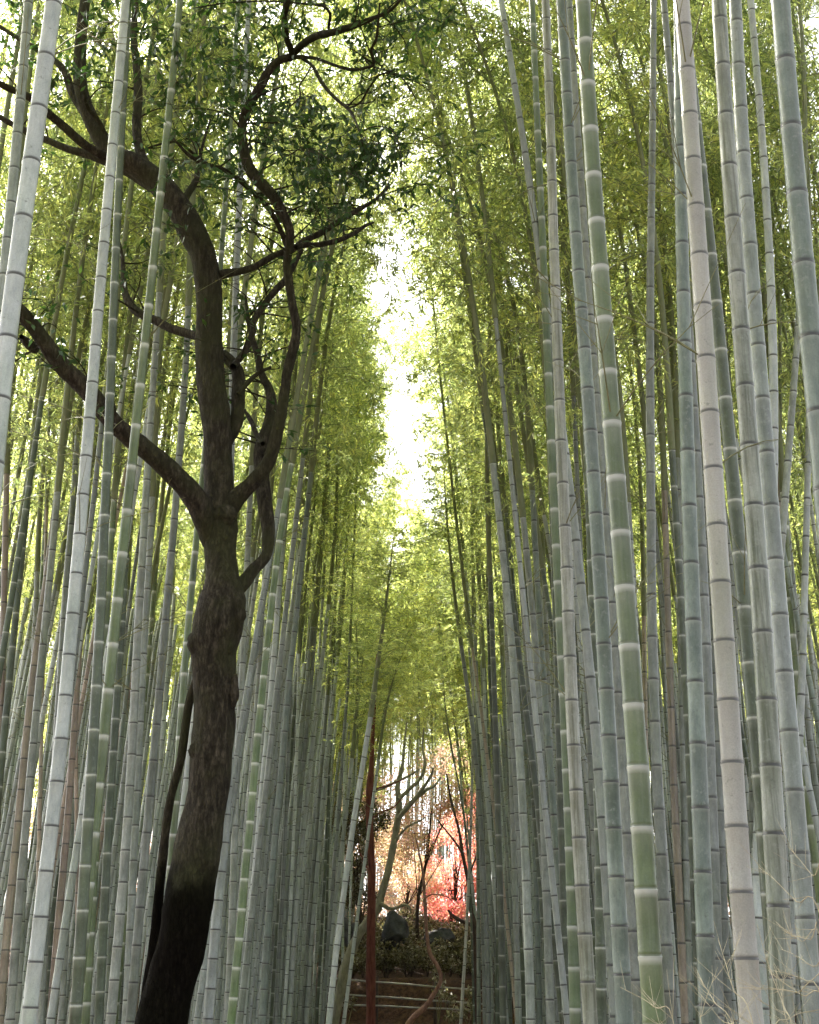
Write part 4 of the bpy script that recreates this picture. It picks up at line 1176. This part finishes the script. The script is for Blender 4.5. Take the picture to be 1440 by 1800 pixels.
# shrubs of the bank
rs = random.Random(21)
shr = [(x, y) for x in range(585, 860, 21) for y in (1695, 1672, 1650, 1628, 1606, 1590)]
bank = []
for k, (x, y) in enumerate(shr):
    x += rs.uniform(-9, 9); y += rs.uniform(-8, 8)
    D = 40.6 + (1700 - y) / 100 * 6.5
    p = at(x, y, D); gz = ground_z(p.x, D)
    root = empty('shrub', (p.x, D, gz - 0.03), 'leafy low shrub growing on the bank behind the fence', 'shrub', 'shrubs covering the bank behind the fence')
    R_ = rs.uniform(.32, .55); H_ = rs.uniform(.45, .9)
    g = Geo(); rng = np.random.default_rng(k)
    for b in range(7):
        a = rs.uniform(0, 2 * PI); q = np.array([math.cos(a) * R_ * rs.uniform(.3, .9), math.sin(a) * R_ * .6, H_ * rs.uniform(.6, 1.1)])
        t = np.linspace(0, 1, 4)[:, None]
        g.tube(q * t + np.array([0, 0, .08]) * np.sin(t * 3), np.linspace(.010, .003, 4), 4)
    link('stem', g.mesh('stem', M_DARKBARK), root)
    leafcloud('foliage', root, [(p.x, D, gz + H_ * .75, R_, R_ * .8, H_ * .6)], rs.randint(190, 300), M_SHR, rs.uniform(.09, .14), k + 60, root.location)
# low plants in front of the fence, right
for k, (x, y, s) in enumerate([(800,1780,1), (822,1762,1), (790,1748,.7), (830,1735,.8), (612,1748,.8), (770,1720,.9), (770,1710,.8)]):
    D = 35.5 + (k % 3) * .4
    p = at(x, y, D); gz = ground_z(p.x, D)
    hh = max(0.35, p.z - gz)
    root = empty('young_plant', (p.x, D, gz), 'young plant with whitish glossy leaves in front of the fence', 'plant', 'young plants in front of the rail fence')
    g = Geo()
    for b in range(4):
        a = rs.uniform(0, 2 * PI)
        q = np.array([math.cos(a) * .2, math.sin(a) * .2, hh]); t = np.linspace(0, 1, 5)[:, None]
        g.tube(q * t, np.linspace(.008, .003, 5), 4)
    link('stem', g.mesh('stem', M_TWIG), root)
    leafcloud('foliage', root, [(p.x, D, gz + hh * .8, .3 * s, .25, hh * .3)], 90, M_SHR, .13, k + 160, root.location)

# ------------------------------------------------------------------ dry twigs in the lower right foreground
TW = [[(1190,1830),(1150,1770),(1090,1735)], [(1330,1830),(1290,1740),(1275,1690),(1262,1650)], [(1450,1635),(1400,1585),(1360,1545),(1333,1524)], [(1460,1560),(1430,1540),(1405,1510),(1385,1488)],
      [(1450,1660),(1425,1652),(1400,1646),(1380,1638)], [(1450,1680),(1410,1655),(1385,1640)], [(1400,1850),(1378,1770),(1352,1700),(1331,1625)], [(1450,1770),(1400,1745),(1360,1738),(1300,1736)],
      [(1460,1790),(1410,1750),(1370,1722),(1350,1705)], [(1320,1860),(1265,1790),(1210,1722)], [(1470,1750),(1420,1725),(1385,1712),(1365,1708)], [(1300,1850),(1255,1760),(1240,1735),(1222,1700)],
      [(1360,1850),(1390,1790),(1440,1775),(1470,1772)], [(1240,1840),(1235,1780),(1262,1700)], [(1440,1860),(1400,1800),(1330,1755)], [(1470,1720),(1430,1700),(1400,1680),(1372,1668)],
      [(1420,1860),(1385,1800),(1375,1745),(1383,1700)], [(1180,1850),(1160,1800),(1150,1760)], [(1290,1840),(1300,1790),(1330,1745)], [(1350,1850),(1320,1800),(1280,1770)]]
twl = ['upper right', 'low']
for i, pts in enumerate(TW):
    rnd = random.Random(400 + i)
    D = 3.6 + 0.06 * i
    A = []
    n = len(pts)
    for j, (x, y) in enumerate(pts):
        p = at(x, y, D + 0.08 * j); A.append((p.x, p.y, p.z, (0.0017, 0.0013, 0.0009, 0.0006)[min(3, j + (4 - n))]))
    # rooted in the ground beside the path
    f0 = A[0]; gx = f0[0] + rnd.uniform(.0, .25)
    A.insert(0, (gx * .5 + f0[0] * .5, f0[1] + .1, f0[2] * .5, 0.0024)); A.insert(0, (gx, f0[1] + .15, ground_z(gx, f0[1]) - .03, 0.003))
    root = empty('dry_branch', (A[0][0], A[0][1], A[0][2]), 'dry straw coloured bamboo branch poking up in the lower right corner', 'dry branch', 'dry bamboo branches in the lower right corner')
    O = np.array(root.location)
    Cc = catmull(A, 6); g = Geo(); g.tube(Cc[:, :3] - O, Cc[:, 3], 6)
    link('stem', g.mesh('stem', M_DRY), root)
    g = Geo()
    for q in range(9):
        j = rnd.randint(len(Cc) // 2, len(Cc) - 2); b0 = Cc[j][:3] - O
        d = (Cc[j + 1][:3] - Cc[j - 1][:3]); d /= np.linalg.norm(d)
        d = d + np.array([rnd.uniform(-.7, .7), rnd.uniform(-.3, .3), rnd.uniform(-.4, .7)])
        t = np.linspace(0, 1, 4)[:, None]; L = rnd.uniform(.03, .12)
        g.tube(b0 + d * L * t + np.array([0, 0, .1 * L]) * t ** 2, np.linspace(.0007, .0004, 4), 4)
    link('twig', g.mesh('twig', M_DRY), root)

# ------------------------------------------------------------------ light
SUN_EL, SUN_AZ = math.radians(47), math.radians(-30)   # azimuth from +Y, negative = left
world = bpy.data.worlds.new('World'); scene.world = world; world.use_nodes = True
nt = world.node_tree
bg = nt.nodes['Background']
sky = nt.nodes.new('ShaderNodeTexSky'); sky.sky_type = 'NISHITA'; sky.sun_disc = False
sky.sun_elevation = SUN_EL; sky.sun_rotation = SUN_AZ; sky.air_density = 1.0; sky.dust_density = 4.0; sky.ozone_density = 0.6
hs = nt.nodes.new('ShaderNodeHueSaturation'); hs.inputs['Saturation'].default_value = 0.28
nt.links.new(sky.outputs[0], hs.inputs['Color']); nt.links.new(hs.outputs[0], bg.inputs[0])
bg.inputs[1].default_value = 0.105
sd = bpy.data.lights.new('sun', 'SUN'); sd.energy = 5.0; sd.angle = math.radians(0.6); sd.color = (1, 0.94, 0.82)
so = bpy.data.objects.new('sun', sd); col.objects.link(so)
sv = Vector((math.sin(SUN_AZ) * math.cos(SUN_EL), math.cos(SUN_AZ) * math.cos(SUN_EL), math.sin(SUN_EL)))
so.rotation_euler = sv.to_track_quat('Z', 'Y').to_euler()
so.location = (-5, 10, 30)

scene.view_settings.view_transform = 'Standard'
scene.view_settings.look = 'None'
scene.view_settings.gamma = 1.0
scene.view_settings.exposure = 2.46
scene.render.engine = 'CYCLES'
cy = scene.cycles
cy.max_bounces = 6; cy.diffuse_bounces = 4; cy.transmission_bounces = 4; cy.glossy_bounces = 2; cy.transparent_max_bounces = 4
cy.use_denoising = True
cy.use_adaptive_sampling = True; cy.adaptive_threshold = 0.04
cy.sample_clamp_indirect = 6.0
